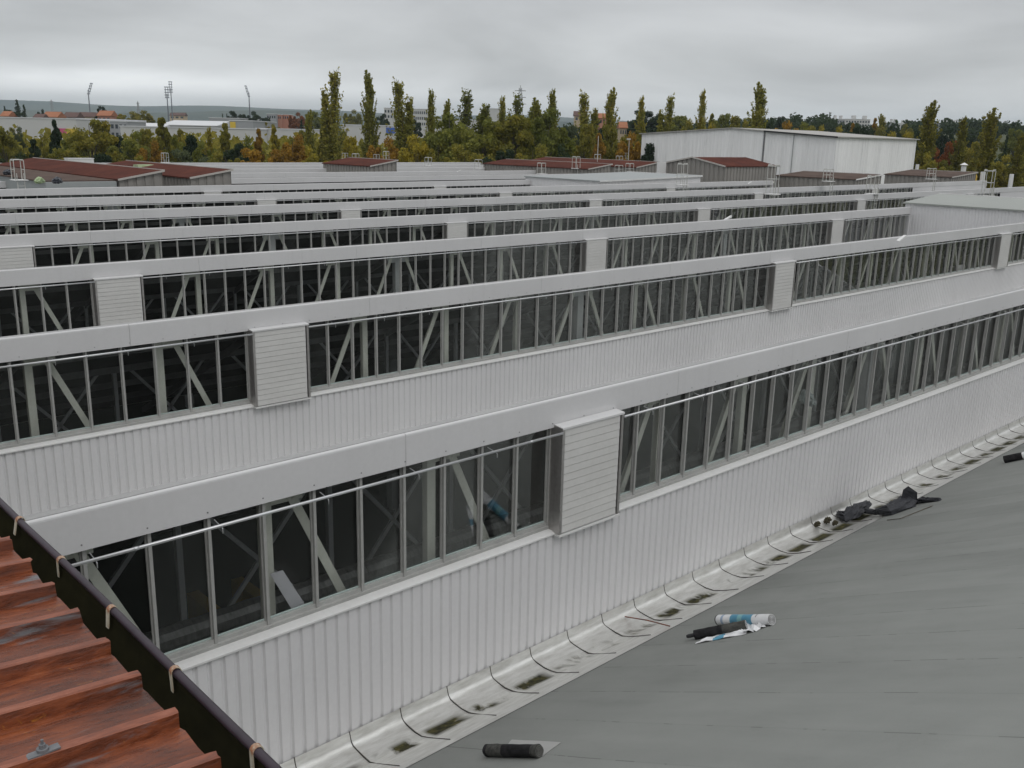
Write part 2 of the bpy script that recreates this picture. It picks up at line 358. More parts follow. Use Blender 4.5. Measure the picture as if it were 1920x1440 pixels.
for i in range(len(DS)-1):
    for k in range(NL):
        a = i*(NL+1)+k; f.append((a, a+1, a+NL+2, a+NL+1))
g = MB().add(v, f).build('ground', M_GROUND, smooth=True); tag(g, kind='structure')
# two ranges of far hills
def hills(D0, prof, name, depth, h0):
    mb = MB(); vs = []; fs = []; n = 90; rows = 7
    for r in range(rows):
        t = r/(rows-1)
        for k in range(n+1):
            a = -.85+1.7*k/n; l = a*D0; d = D0+depth*t
            hh = prof(a)*math.sin(PI*min(1, t*1.0)*.5+.0) if t < .75 else prof(a)*(1-(t-.75)*1.5)
            P = FH*d+RH*(l*(1+depth*t/D0)); vs.append((P.x, P.y, h0+hh))
    for r in range(rows-1):
        for k in range(n): a = r*(n+1)+k; fs.append((a, a+1, a+n+2, a+n+1))
    o = mb.add(vs, fs).build(name, M_HILL, smooth=True); tag(o, kind='structure')
def pr1(a): return 238-45*sstep(-.42, -.08, a)+14*math.sin(a*7+1.0)+12*math.sin(a*19)+6*math.sin(a*41+2)-150*sstep(-.05, .4, a)
def pr2(a): return 112+14*math.sin(a*9+3.4)+7*math.sin(a*23+1)-50*sstep(.0, .4, a)
hills(6200, pr1, 'hills', 1500, -5); hills(3900, pr2, 'hills', 900, -5)

# ------------------------------------------------------------------ sawtooth factory
SP = 9.6374; Z = CAMZ
ZT, ZW, ZS, ZG = Z-3.939, Z-4.404, Z-6.166, Z-8.10
PAN = 21.42/30; BX0 = 10.13; BP = 21.42
XEND = {0: 45, 1: 45, 2: 72, 3: 63.2, 4: 122, 5: 124.6, 6: 92, 7: 100, 8: 100, 9: 100, 10: 100, 11: 100, 12: 100}
XL = 1.35
PXR = {1: 32, 2: 59, 3: 63.1, 4: 103.5, 5: 104.5, 6: 91, 7: 84}
PXL = {1: XL, 2: 4.2, 3: 6.6, 4: 9, 5: 11.4, 6: 13.8, 7: 16}
BASE = ZG
# shared meshes (local: x along the bay, y depth behind the fascia plane, z above the wall foot)
zt, zw, zs = ZT-BASE, ZW-BASE, ZS-BASE
def mullion_mb():
    m = MB(); m.box(-.020, .020, .068, .118, zs+.02, zw+.10); m.box(-.034, .034, .119, .145, zs+.03, zw+.10); return m
ME_MUL = mullion_mb().mesh('mullion', M_ALU)
ME_PANE = MB().box(-PAN/2+.03, PAN/2-.03, .148, .156, zs+.135, zw+.09).mesh('window_pane', M_GLASS)
def rail(x0, x1):
    m = MB()
    m.prism([(.05, zs+.03), (.045, zs+.075), (.085, zs+.08), (.09, zs+.125), (.16, zs+.13), (.16, zs+.03)], x0, x1); return m
WP = .1785
def corr(x0, x1, ztop, zbot, y=0.0, pitch=WP, rib=.045, dep=.032):
    m = MB(); pts = []; x = x0
    while x < x1-pitch*.5:
        pts += [(x, y), (x+pitch-rib-.022, y), (x+pitch-rib, y+dep), (x+pitch-.022, y+dep)]; x += pitch
    pts.append((x, y)); n = len(pts)
    vs = [(a, b, zbot) for a, b in pts]+[(a, b, ztop) for a, b in pts]
    m.add(vs, [(i, i+1, n+i+1, n+i) for i in range(n-1)]); return m
def post_mb(col_=False):
    m = MB()
    if col_: m.box(-.13, .13, .42, .62, zs-1.5, zw+.15); m.box(-.5, .5, .40, .416, zw-.33, zw+.12)
    else: m.box(-.075, .075, .44, .56, zs-1.8, zw+.15)
    return m
ME_POST = post_mb().mesh('truss_post', M_STEEL); ME_COL = post_mb(True).mesh('truss_column', M_STEELG)
def diag_mb(sg):
    m = MB(); a = Vector((sg*.26, .405, zw+.02)); b = Vector((sg*1.62, .405, zs-1.2))
    m.bar(a, b, .125, .012, up=(0, -1, 0)); m.bar(a+Vector((0, .06, 0)), b+Vector((0, .06, 0)), .012, .10, up=(0, -1, 0))
    x = sorted((sg*.06, sg*.52)); m.box(x[0], x[1], .418, .432, zw-.24, zw+.1)
    for i in range(3):
        q = a+(b-a)*(.03+i*.045); m.tube([(q.x, .385, q.z), (q.x, .4, q.z)], .016, 6)
    return m
ME_DG = {1: diag_mb(1).mesh('truss_diagonal', M_STEEL), -1: diag_mb(-1).mesh('truss_diagonal', M_STEEL)}
# louvre box meshes (local origin: left edge of its opening)
BW = 2*PAN+.02
def louvre_meshes():
    yf, yb, z0, z1 = -.19, .115, zs-.02, zw+.03
    b = MB()                                               # casing: two cheeks, top, bottom tray
    b.prism([(yf, z0+.02), (yb, z0+.02), (yb, z1), (yf, z1)], -.0, .055); c2 = MB(); c2.box(BW-.055, BW, yf, yb, z0+.02, z1)
    t = MB(); t.prism([(yf-.012, z1-.03), (yf-.012, z1+.003), (-.008, z1+.022), (-.008, z1+.008), (yf-.006, z1-.01)], -.008, BW+.008)
    d = MB(); d.prism([(yf-.02, z0-.02), (yf-.02, z0+.012), (yb, z0+.018), (yb, z0-.012)], -.01, BW+.01)
    l = MB(); n = 14; h = (z1-z0-.06)/n
    for i in range(n):
        zb = z0+.03+i*h
        l.prism([(yf+.010, zb), (yf+.004, zb+.004), (yf+.010, zb+h*.96), (yf+.045, zb+h+.012), (yf+.053, zb+h+.004), (yf+.016, zb+.02)], .058, BW-.085)
    e = MB(); e.box(BW-.083, BW-.057, yf+.03, yf+.05, z0+.02, z1-.02); k = MB(); k.box(.056, BW-.056, yf+.12, yf+.14, z0+.02, z1-.03)
    return (b.mesh('casing', M_BOXS), t.mesh('top_flashing', M_CAP), d.mesh('drip_tray', M_SILL), l.mesh('louvre_slats', M_LOUV), k.mesh('back_plate', M_BLACK), c2.mesh('side_cheek', M_BOXS))
LM = louvre_meshes()
ME_BRK = MB().tube([(0, -.01, zw-.035), (0, -.16, zw-.06), (0, -.2, zw-.062), (0, -.222, zw-.085), (0, -.222, zw-.14)], .006, 5).mesh('pipe_bracket', M_PIPE)

bays = {}
GRP = 'sawtooth roof bays of the factory'
for n in range(0, 13):
    BX0 = 10.13+{1: .10, 2: -.10, 3: -.15, 4: -.38, 5: -.6, 6: -.85}.get(n, 0)
    Yn = 10+(n-1)*SP; x1 = XEND[n]; x0 = XL
    if n == 0: lab = 'grey felt roof slope in the foreground, running down to the silver gutter'
    elif n == 12: lab = 'farthest sawtooth roof bay, its thin silver fascia in front of the trees'
    else: lab = ORD[n-1]+{1: ' sawtooth bay, its tall glazed front above the stained silver gutter'}.get(n, ' sawtooth roof bay counting away from the camera, silver fascia'+(' over a strip of windows' if n < 8 else ' with no glass showing'))
    bay = empty('sawtooth_roof_bay', (0, Yn, BASE), lab, 'roof bay', GRP); bays[n] = bay
    # roof slope slab, with a slightly raked lower edge of the felt
    zr = zt-.03; m = .48
    ya, yb1, yb2 = .21, 8.30, 8.78
    rs = MB()
    nx = 1
    def rz_(y): return zt+.0-m*(y-.0)
    vs = [(x0, ya, rz_(ya)), (x1, ya, rz_(ya)), (x1, yb2, rz_(yb2)), (x0, yb1, rz_(yb1))]
    vs += [(a, b, c-.09) for a, b, c in vs]
    rs.add(vs, [(3, 2, 1, 0)][::1] and [(0, 1, 2, 3), (7, 6, 5, 4), (0, 4, 5, 1), (1, 5, 6, 2), (2, 6, 7, 3), (3, 7, 4, 0)])
    rs.mi = [0, 1, 0, 0, 0, 0]
    rs.build('roof_slope', [M_MEMB, M_UNDER], bay)
    # fascia in panels with screws
    fb = MB(); px = x0; pl = 6.0; xs = x0
    while xs < x1-.1:
        xe = min(xs+pl, x1)
        fb.prism([(.0, zw), (.0, zt-.035), (.004, zt-.016), (.014, zt-.004), (.03, zt), (.055, zt-.004), (.062, zt-.03), (.045, zt-.03), (.03, zt-.012), (.018, zt-.03), (.018, zw+.004), (.06, zw+.004), (.06, zw)], xs+.002, xe-.004)
        xs = xe
    if 0 < n < 3:
        x = 3.05
        while x < x1:
            fb.tube([(x, -.005, zw+.07), (x, .001, zw+.07)], .010, 6, 1); x += PAN
    fb.build('fascia', [M_FASCIA, M_DARKST], bay)
    rc = MB(); rc.prism([(.063, zt-.03), (.10, zt-.034), (.105, zt-.014), (.20, zt-.002), (.235, zt-.012), (.235, zt-.15), (.063, zt-.15)], x0, x1)
    if 0 < n < 3:
        x = x0+.9
        while x < x1: rc.tube([(x, .088, zt-.034), (x, .088, zt-.026)], .011, 6, 1); x += 1.55
    rc.build('ridge_cap', [M_RCAP, M_DARKST], bay)
    if n == 0:
        MB().box(x0, x1, .02, .10, -Z+0.02+(Z-BASE), zw).build('end_wall', M_WALL, bay); 
        continue
    # corrugated wall under the windows, sill
    corr(x0, x1, zs-.012, 0.0, -.055).build('corrugated_wall', M_WALL, bay)
    MB().prism([(.10, zs+.034), (-.012, zs+.026), (-.082, zs+.006), (-.09, zs-.004), (-.09, zs-.030), (-.08, zs-.030), (-.076, zs-.008), (.10, zs-.006)], x0, x1).build('window_sill', M_SILL, bay)
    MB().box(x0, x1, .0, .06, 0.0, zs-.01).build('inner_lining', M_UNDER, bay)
    # gutter at the wall foot
    if n > 1:
        gp = [(-.06, .02), (-.10, -.12), (-.3, -.165), (-.6, -.135), (-1.2, .10), (-1.2, .09), (-.6, -.15), (-.3, -.18), (-.09, -.14)]
        MB().prism(gp, x0, x1).build('valley_gutter', M_GUT, bay)
    # end gable at the right
    eg = [(0, -(BASE)+.02), (0, zt-.02), (.2, zt-.02), (8.5, zt-m*8.5-.02), (SP, -.2), (SP, -(BASE)+.02)]
    me = MB().prism(eg, x1, x1+.12); me.build('end_gable', M_WALL, bay)
    if n in (3, 6, 7, 8, 9, 10, 11, 12, 5, 4, 2, 1): pass
    if n == 12: MB().box(x0, x1, SP-.1, SP, -BASE+.02, -.1).build('back_wall', M_WALL, bay)
    # glazing
    if n <= 7: gl, gr = PXL[n], PXR[n]
    else: gl, gr = 18, x1-16
    boxes = [] if n > 7 else [BX0+k*BP for k in range(6) if gl-2 < BX0+k*BP < gr-1 or (n == 4 and BX0+k*BP < gr)]
    k0 = math.ceil((gl-BX0)/PAN); k1 = math.floor((gr-BX0)/PAN)
    items = [k for k in range(k0, k1+1)]
    def covered(k, pane):
        for b in boxes:
            kb = round((b-BX0)/PAN)
            if pane and kb <= k < kb+2: return True
            if not pane and kb < k < kb+2: return True
        return False
    pan = [k for k in items[:-1] if not covered(k, True)]
    mul = [k for k in items if not covered(k, False)]
    if n > 7:
        MB().box(gl, gr, .148, .156, zs+.135, zw+.09).build('window_strip', M_GLASS, bay)
        continue
    LIM = 96
    for k in mul[:LIM]: link('mullion', ME_MUL, bay, (BX0+k*PAN, 0, 0))
    for k in pan[:LIM]: link('window_pane', ME_PANE, bay, (BX0+(k+.5)*PAN, 0, 0)).rotation_euler = (random.uniform(-.0012, .0012), 0, random.uniform(-.006, .006))
    if len(mul) > LIM:
        a = MB()
        for k in mul[LIM:]:
            q = mullion_mb(); a.add([(u+BX0+k*PAN, v_, w_) for u, v_, w_ in q.v], q.f)
        tag(a.build('mullion', M_ALU, bay), kind='stuff')
    if len(pan) > LIM:
        a = MB()
        for k in pan[LIM:]:
            c = BX0+(k+.5)*PAN; a.box(c-PAN/2+.03, c+PAN/2-.03, .148, .156, zs+.135, zw+.09)
        tag(a.build('window_pane', M_GLASS, bay), kind='stuff')
    rail(gl-.3, gr+.3).build('bottom_rail', M_ALU, bay)
    MB().box(gl-.3, gr+.3, .128, .146, zs+.131, zs+.150).build('glazing_bead', M_BEAD, bay)
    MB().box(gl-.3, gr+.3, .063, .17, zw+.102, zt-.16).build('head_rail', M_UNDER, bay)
    if gr < x1-1.5:                                           # blank cladding past the last window
        corr(gr+.3, x1, zw+.1, zs-.012, .03).build('blank_cladding', M_WALL, bay)
    if x0 < gl-.4: MB().box(x0, gl-.3, .03, .07, zs+.036, zw+.1).build('blank_cladding', M_WALL, bay)
    for b in boxes:
        lb = bpy.data.objects.new('louvre_box', None); col.objects.link(lb); lb.parent = bay; lb.location = (b, 0, 0); lb.empty_display_size = .2
        for me_, nm in ((LM[0], 'side_cheek'), (LM[5], 'side_cheek'), (LM[1], 'top_flashing'), (LM[2], 'drip_tray'), (LM[3], 'louvre_slats'), (LM[4], 'back_plate')): link(nm, me_, lb)
    if n <= 6:
        segs = []; s0 = gl
        for b in boxes:
            if b > s0: segs.append((s0, b)); s0 = b+BW
        segs.append((s0, gr))
        pp = MB()
        for a, b in segs:
            pp.tube([(a, -.2, zw-.045), (b-.005, -.2, zw-.045)], .021, 8)
            x = a+2.2
            while x < b: pp.tube([(x-.03, -.2, zw-.045), (x+.03, -.2, zw-.045)], .023, 8); x += 6.0
        po = pp.build('drip_pipe', M_PIPE, bay, smooth=True)
        if n <= 3:
            for k in mul[::2]:
                if not any(b-.1 < BX0+k*PAN < b+BW+.1 for b in boxes): link('pipe_bracket', ME_BRK, po, (BX0+k*PAN+.03, 0, 0))
    # steel structure behind the glass
    if n <= 6:
        ch = MB(); ch.box(x0, gr+2, .42, .58, zw+.16, zw+.32); ch.box(x0, gr+2, .42, .58, zs-2.0, zs-1.82)
        tr = ch.build('window_truss', M_STEEL, bay)
        i = 0
        for j in range(-1, 60):
            X = .1+j*BP/8
            if X > gr+1: break
            if X < x0+.2: continue
            r = j % 8
            link('truss_column' if r == 0 else 'truss_post', ME_COL if r == 0 else ME_POST, tr, (X, 0, 0))
            for sg in ((1, -1) if r == 0 else (1,) if r < 4 else (-1,) if r > 4 else ()):
                link('truss_diagonal', ME_DG[sg], tr, (X, 0, 0))
        # purlins and hangers under the slope behind
        pu = MB()
        for yy in (1.5, 3.2, 4.9, 6.6): pu.box(x0, gr+2, yy, yy+.07, zt-m*yy-.26, zt-m*yy-.10)
        X = .1+BP/4
        while X < gr+2:
            if X > x0: pu.bar((X, .5, zt-.25-.2), (X, 8.6, zt-m*8.6-.3), .08, .16)
            X += BP/4
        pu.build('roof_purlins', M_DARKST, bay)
        lt = MB(); X = .1+BP/8; yb_ = 3.3                      # trestle bracing standing inside
        while X < gr+2 and n <= 3:
            if X > x0:
                lt.bar((X, yb_, zs-2.4), (X, yb_, zt-m*yb_-.2), .09, .09)
                lt.bar((X, yb_, zs+.9), (X+BP/8, yb_, zs-2.2), .05, .07); lt.bar((X+BP/8, yb_, zs+.9), (X, yb_, zs-2.2), .05, .07)
            X += BP/8
        if n <= 3: lt.box(x0, gr+2, yb_, yb_+.1, zs-2.4, zs-2.25); lt.build('cross_bracing', M_STEELG, bay)
    cc = MB(); X = .1+BP
    while X < x1:
        cc.box(X-.17, X+.17, .75, 1.1, -BASE+.02, zs-1.6); X += BP
    cc.build('hall_columns', M_STEELG, bay)
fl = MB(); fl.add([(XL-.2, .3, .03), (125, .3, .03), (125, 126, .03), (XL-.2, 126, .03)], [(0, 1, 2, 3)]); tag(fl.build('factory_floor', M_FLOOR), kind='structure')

# silver valley gutter of the foreground with its joint seams
gr_ = empty('silver_valley_gutter', (0, 0, 0), 'long stained silver gutter with curved joints at the foot of the nearest corrugated wall', 'gutter')
x0g, x1g = XL, 45
def gprof(x):
    t = (x-x0g)/(x1g-x0g); ye = 8.60+.52*t      # outer edge follows the raked felt edge
    ze = ZT-.48*(ye-.363)+.006
    return [(9.93, Z-8.06), (9.905, Z-8.15), (9.885, Z-8.20), (9.84, Z-8.235), (9.76, Z-8.25), (9.58, Z-8.265), (9.42, Z-8.255), (9.30, Z-8.215), (9.12, Z-8.135), (ye+.12, ze-.058+.006), (ye-.05, ze+.028)]
vs = []; xs = np.arange(x0g, x1g+.1, .29); G = len(gprof(0))
for i, x in enumerate(xs):
    for j, (y, z) in enumerate(gprof(x)):
        wv = .005*math.sin(x*7+j)+.004*math.sin(x*17+j*2) if 0 < j < G-2 else 0
        vs.append((x, y, z+wv))
gm = MB().add(vs, [(i*G+j, (i+1)*G+j, (i+1)*G+j+1, i*G+j+1) for i in range(len(xs)-1) for j in range(G-1)])
gm.build('gutter_trough', M_GUT, gr_, smooth=True)
def seam_mesh(x):
    pr = gprof(x)[:-1]; m = MB(); n = len(pr); vs = []
    rr = random.Random(int(x*100))
    for j, (y, z) in enumerate(pr):
        o = .016*math.sin(j*.9+x) if j > 5 else 0
        wd = .0075 if j < 7 else .005
        vs += [(x-wd+o, y, z+.009), (x+wd+o, y, z+.009), (x+wd+o, y, z-.02), (x-wd+o, y, z-.02)]
    fs = []
    for j in range(n-1):
        for k in range(4): fs.append((j*4+k, (j+1)*4+k, (j+1)*4+(k+1) % 4, j*4+(k+1) % 4))
    fs += [(0, 1, 2, 3), tuple(range(4*n-4, 4*n))[::-1]]
    return m.add(vs, fs)
M_SEAM = mat('seam_sealant', (.045, .038, .033), .7)
X = 5.43
while X < 40:
    seam_mesh(X).build('joint_seam', M_SEAM, gr_); X += .867
# things lying in the gutter
def roofp(px, py, o=0):
    d = ray(px, py); m = -.48; z0 = -3.939+o; t = (z0-m*.363)/(d.z-m*d.y); return C0+d*t
a = atY(1172, 1155, 9.8); a.z = Z-8.22; b = roofp(1256, 1174, .03)
tag(MB().tube([a, a*.5+b*.5+Vector((0, 0, .02)), b], .011, 6).build('rusty_rod', M_RUST), 'thin rusty rod lying across the silver gutter, pointing at the two rolls', 'rod')

# ------------------------------------------------------------------ rusty-roofed building at lower left
RZ = Z-2.0; RX = 1.17; SL = math.tan(math.radians(4.6))
rb = empty('rusty_roofed_building', (-6, 10, 0), 'building at lower left with a rusted ribbed metal roof and dark eaves gutter', 'building')
def rp(x, y, z): return (x+6, y-10, z)
def rustroof():
    m = MB(); P = .326; y = 2.98-P*22; prof = []
    while y < 60:
        prof += [(y-.020, -.005), (y-.014, 0), (y+.014, 0), (y+.020, -.005), (y+.040, -.054), (y+.15, -.058), (y+P-.06, -.058), (y+P-.034, -.056)]; y += P
    xs_ = [RX, RX-.02, .6, -.4, -2, -6, -11]
    n = len(prof); vs = []
    for i, x in enumerate(xs_):
        for (yy, dz) in prof:
            vs.append(rp(x+(random.uniform(-.006, .006) if i == 0 else 0), yy, RZ+(RX-x)*SL+dz+random.uniform(-.002, .002)))
    fs = [(i*n+j, i*n+j+1, (i+1)*n+j+1, (i+1)*n+j) for i in range(len(xs_)-1) for j in range(n-1)]
    m.add(vs, fs); m.mi = [1 if j % 8 in (0, 1, 2) else 0 for i in range(len(xs_)-1) for j in range(n-1)]; return m
ro = rustroof().build('roof', [M_RUST, M_RIBT], rb)
md = ro.modifiers.new('thickness', 'SOLIDIFY'); md.thickness = .004
MB().box(*[q for q in (-11+6, 1.08+6, -6-10, 60-10, .02, RZ-.09)]).build('wall', M_GWALL, rb)
gt = MB(); pts = [(1.086, RZ-.095), (1.095, RZ-.12), (1.12, RZ-.14), (1.155, RZ-.15), (1.19, RZ-.15), (1.225, RZ-.137), (1.253, RZ-.105), (1.268, RZ-.06), (1.272, RZ)]
for k in range(9):
    a_ = PI+PI*k/8; pass
vs = []
for y in (-5, 60):
    vs += [rp(x, y, z) for x, z in pts]
gt.add(vs, [(j, j+1, 9+j+1, 9+j) for j in range(8)])
go = gt.build('eaves_gutter', M_GUTIN, rb, smooth=True); md = go.modifiers.new('thickness', 'SOLIDIFY'); md.thickness = .004
rim_pts = [rp(1.272+.003*math.sin(y*2.1), y, RZ+.002+.003*math.sin(y*3.3)) for y in np.arange(-5, 60, .5)]
MB().tube(rim_pts, .017, 10).build('gutter_rim', M_RIM, go, smooth=True)
bks = MB(); bks.add([], [])
def brk_mesh():
    m = MB(); pth = []
    for k in range(8):
        a_ = -PI*.15+k/7*PI*1.15; pth.append((.0+.021*math.cos(a_), .021*math.sin(a_)))
    pth.append((-.028, -.075)); vs = []
    for x, z in pth: vs += [(x, -.014, z), (x, .014, z), (x*.85, .014, z*.88), (x*.85, -.014, z*.88)]
    n = len(pth); fs = [(j*4+k, j*4+(k+1) % 4, (j+1)*4+(k+1) % 4, (j+1)*4+k) for j in range(n-1) for k in range(4)]+[(0, 3, 2, 1), (4*n-4, 4*n-3, 4*n-2, 4*n-1)]
    m.add(vs, fs); return m.mesh('gutter_bracket', M_STRAP)
MEB = brk_mesh()
yb = 2.576
while yb < 16:
    o = link('gutter_bracket', MEB, go, rp(1.272, yb, RZ+.003)); o.rotation_euler = (random.uniform(-.1, .1), random.uniform(-.1, .1), random.uniform(-.1, .1)); yb += .637
def bolt_mesh():
    m = MB(); m.box(-.05, .05, -.018, .014, -.004, .002)
    m.tube([(0, 0, .002), (0, 0, .012)], .019, 10); m.tube([(0, 0, .012), (0, 0, .026)], .011, 6); m.tube([(0, 0, .026), (.001, 0, .042)], .005, 6); return m.mesh('bolt', mat('bolt_zinc', rough=.6, build=painted((.10, .11, .12), (.2, .2, .21), 20)))
MEBO = bolt_mesh()
for k in (-1, 0):
    q = atz(25, 1325, -1.955); X = q.x+random.uniform(-.03, .03)
    link('roof_bolt', MEBO, rb, rp(X, 2.98+.326*k, RZ+(RX-X)*SL+.002))

# ------------------------------------------------------------------ penthouses on the factory roof
def ribbed(m, p0, p1, zb0, zt0, zt1, pitch=.55, dep=.08, mi=0):
    """wall from p0 to p1 (xy), bottom zb0, top going from zt0 to zt1"""
    p0 = Vector((p0[0], p0[1], 0)); p1 = Vector((p1[0], p1[1], 0)); d = p1-p0; ln = d.length; d.normalize(); nrm = Vector((d.y, -d.x, 0))
    n = max(2, int(ln/pitch)); vs = []
    for i in range(n+1):
        for t, o in ((0, 0), (.55, 0), (.62, -dep), (.93, -dep)):
            s = min((i+t)/n, 1.0)
            if i == n and t > 0: continue
            q = p0+d*(s*ln)+nrm*o; vs.append((q.x, q.y, s))
    k = len(vs); V = [(x, y, zb0) for x, y, s in vs]+[(x, y, zt0+(zt1-zt0)*s) for x, y, s in vs]
    m.add(V, [(i, i+1, k+i+1, k+i) for i in range(k-1)], mi)
def slab(pts, th, mb, mi=0):
    n = len(pts); mb.add(list(pts)+[(x, y, z-th) for x, y, z in pts], [tuple(range(n)), tuple(range(n, 2*n))[::-1]]+[(i, n+i, n+(i+1) % n, (i+1) % n) for i in range(n)], mi)
def mono(name, X0, X1, Y0, Y1, ze, zr, label, cat, wallm, roofm, gable='x', grp='low penthouses standing on the factory roof', zb=-4.3, trim=M_TRIM, over=.12, ym=None, rp_=.55, rd_=.08):
    """low monopitch (rising towards +X) or gabled (ridge along X) penthouse; heights relative to camera"""
    ze += Z; zr += Z; zb += Z
    r = empty(name, ((X0+X1)/2, (Y0+Y1)/2, zb), label, cat, grp); c = Vector(((X0+X1)/2, (Y0+Y1)/2, zb))
    def lc(m): m.v = [(x-c.x, y-c.y, z-c.z) for x, y, z in m.v]; return m
    w_ = MB()
    if gable == 'x':
        ribbed(w_, (X0, Y1), (X0, Y0), zb-3, ze, ze, rp_, rd_); ribbed(w_, (X0, Y0), (X1, Y0), zb-3, ze, zr, rp_, rd_)
        ribbed(w_, (X1, Y0), (X1, Y1), zb-3, zr, zr); ribbed(w_, (X1, Y1), (X0, Y1), zb-3, zr, ze)
        lc(w_).build('wall', wallm, r)
        s = (zr-ze)/(X1-X0); q = MB(); e = .03
        slab([(X0-over, Y0-over, ze+e-over*s+.06), (X1+over, Y0-over, zr+e+over*s+.06), (X1+over, Y1+over, zr+e+over*s+.06), (X0-over, Y1+over, ze+e-over*s+.06)], .09, q)
        lc(q).build('roof', roofm, r)
        t = MB(); t.bar((X0-over, Y0-over-.03, ze+.03), (X1+over, Y0-over-.03, zr+.07), .05, .13); t.bar((X1+over, Y0-over, zr+.12), (X1+over, Y1+over, zr+.12), .09, .06); lc(t).build('verge_trim', trim, r)
    else:
        ym = ym or (Y0+Y1)/2
        ribbed(w_, (X0, ym), (X0, Y0), zb-3, zr, ze); ribbed(w_, (X0, Y1), (X0, ym), zb-3, ze, zr)
        ribbed(w_, (X0, Y0), (X1, Y0), zb-3, ze, ze); ribbed(w_, (X1, Y0), (X1, ym), zb-3, ze, zr); ribbed(w_, (X1, ym), (X1, Y1), zb-3, zr, ze); ribbed(w_, (X1, Y1), (X0, Y1), zb-3, ze, ze)
        lc(w_).build('wall', wallm, r)
        s = (zr-ze)/(ym-Y0); q = MB()
        slab([(X0-over, Y0-over, ze+.08-over*s), (X1+over, Y0-over, ze+.08-over*s), (X1+over, ym, zr+.08), (X0-over, ym, zr+.08)], .08, q)
        slab([(X0-over, ym, zr+.08), (X1+over, ym, zr+.08), (X1+over, Y1+over, ze+.08-over*s), (X0-over, Y1+over, ze+.08-over*s)], .08, q)
        lc(q).build('roof', roofm, r)
        t = MB(); t.bar((X0-over-.03, Y0-over, ze+.03), (X0-over-.03, ym, zr+.06), .05, .14); t.bar((X0-over-.03, ym, zr+.06), (X0-over-.03, Y1+over, ze+.03), .05, .14); lc(t).build('verge_trim', trim, r)
    return r
PH = 'penthouse'
mono('penthouse', 25.7, 28.8, 68.3, 97.5, -3.5, -2.95, 'longest red-brown roofed penthouse, at the far left, cut by the photo edge', PH, M_GWALL, M_RROOF)
mono('penthouse', 30.9, 34.1, 68.3, 88.8, -3.45, -2.92, 'red-brown roofed penthouse with a pale hatch, right beside the longest one', PH, M_GWALL, M_RROOF)
mono('penthouse', 60.1, 63.6, 87.9, 97.4, -3.42, -2.84, 'small dark red penthouse with rails on top, below the tallest poplars', PH, M_GWALL, M_RROOF)
mono('penthouse', 84.2, 88.2, 78.2, 97, -3.5, -2.98, 'lower of the two overlapping red-brown roofs in the middle distance', PH, M_GWALL, M_RROOF)
mono('penthouse', 92.9, 97.2, 78.2, 98.7, -3.35, -2.74, 'upper of the two overlapping red-brown roofs, reaching to the white hall', PH, M_GWALL, M_RROOF)
mono('penthouse', 84.5, 94.2, 59.2, 67.6, -2.5, -1.72, 'tall grey gabled penthouse with a red-brown roof in front of the white hall', PH, M_GWALL, M_RROOF, gable='y')
mono('penthouse', 94, 99.5, 49.7, 59, -3.52, -3.12, 'brown flat-pitched penthouse with white end trim before the white hall', PH, M_GWALL, M_BROOF, trim=M_WHITE)
mono('penthouse', 117, 124, 49.7, 58, -3.55, -3.08, 'brown flat-pitched penthouse below the capped chimney at the right', PH, M_GWALL, M_BROOF)
mono('roof_link', 65, 80, 58.9, 68.6, -3.72, -3.45, 'pale grey low roof with white edges before the overlapping red roofs', 'roof link', M_WALL, M_GUPST, trim=M_WHITE, grp='pale low roofs lying across the sawtooth bays', rp_=.2, rd_=.025)
mono('roof_link', 63.3, 68.2, 19.95, 29.7, -3.74, -3.31, 'pale green-grey low roof with ribbed white wall at the right edge', 'roof link', M_WALL, mat('pale_green_roof', rough=.6, build=painted((.27, .285, .265), (.32, .335, .315), .5, (1, 1, 1))), trim=M_WHITE, grp='pale low roofs lying across the sawtooth bays', rp_=.2, rd_=.025)
# low flat roof left of the longest penthouse
fr = empty('flat_roof_box', (23.3, 82, Z-4.3), 'brown flat roof with a grey upstand, at the far left with bundles on it', 'flat roof')
q = MB(); q.box(20.9-23.3, 25.55-23.3, -13.6, 15, -3, .72); q.build('wall', M_GUPST, fr)
q = MB(); q.box(20.75-23.3, 25.55-23.3, -13.3, 15, .722, .80); q.build('roof', M_BROOF, fr)
# small white parapet wall beside the tall grey penthouse
wp = MB(); wp.box(-.6, .6, -.15, .15, -2, 1.75); o = wp.build('parapet_end_wall', M_WHITE, loc=(83.2, 66.5, Z-4.0)); tag(o, 'narrow white upright end wall touching the left of the grey gabled penthouse', 'end wall')

# ------------------------------------------------------------------ ladder guard rails
M_RAIL = mat('galvanised_rail', (.5, .5, .47), .5, .3)
def hoop_mesh(w_=.62, h=1.1, rungs=0, dbl=True):
    m = MB()
    for y in ((-.35, .35) if dbl else (0,)):
        m.tube([(-w_/2, y, -.1), (-w_/2, y, h-.06), (-w_/2+.06, y, h), (w_/2-.06, y, h), (w_/2, y, h-.06), (w_/2, y, -.1)], .028, 6)
    for x in (-w_/2, w_/2):
        if dbl: m.tube([(x, -.35, h*.96), (x, .35, h*.96)], .026, 6); m.tube([(x, -.35, h*.5), (x, .35, h*.5)], .022, 6)
    return m.mesh('guard_hoop', M_RAIL)
ME_H = hoop_mesh()
def ladder_mesh():
    m = MB()
    for x in (-.22, .22): m.bar((x, -.45, -2.2), (x, -.45, .35), .05, .04)
    for i in range(8): m.bar((-.22, -.45, -2.1+i*.29), (.22, -.45, -2.1+i*.29), .03, .03)
    return m.mesh('ladder', M_RAIL)
ME_L = ladder_mesh()
ME_F = MB().box(-.45, .45, -.55, .4, -.06, -.02).mesh('foot_plate', M_WHITE)
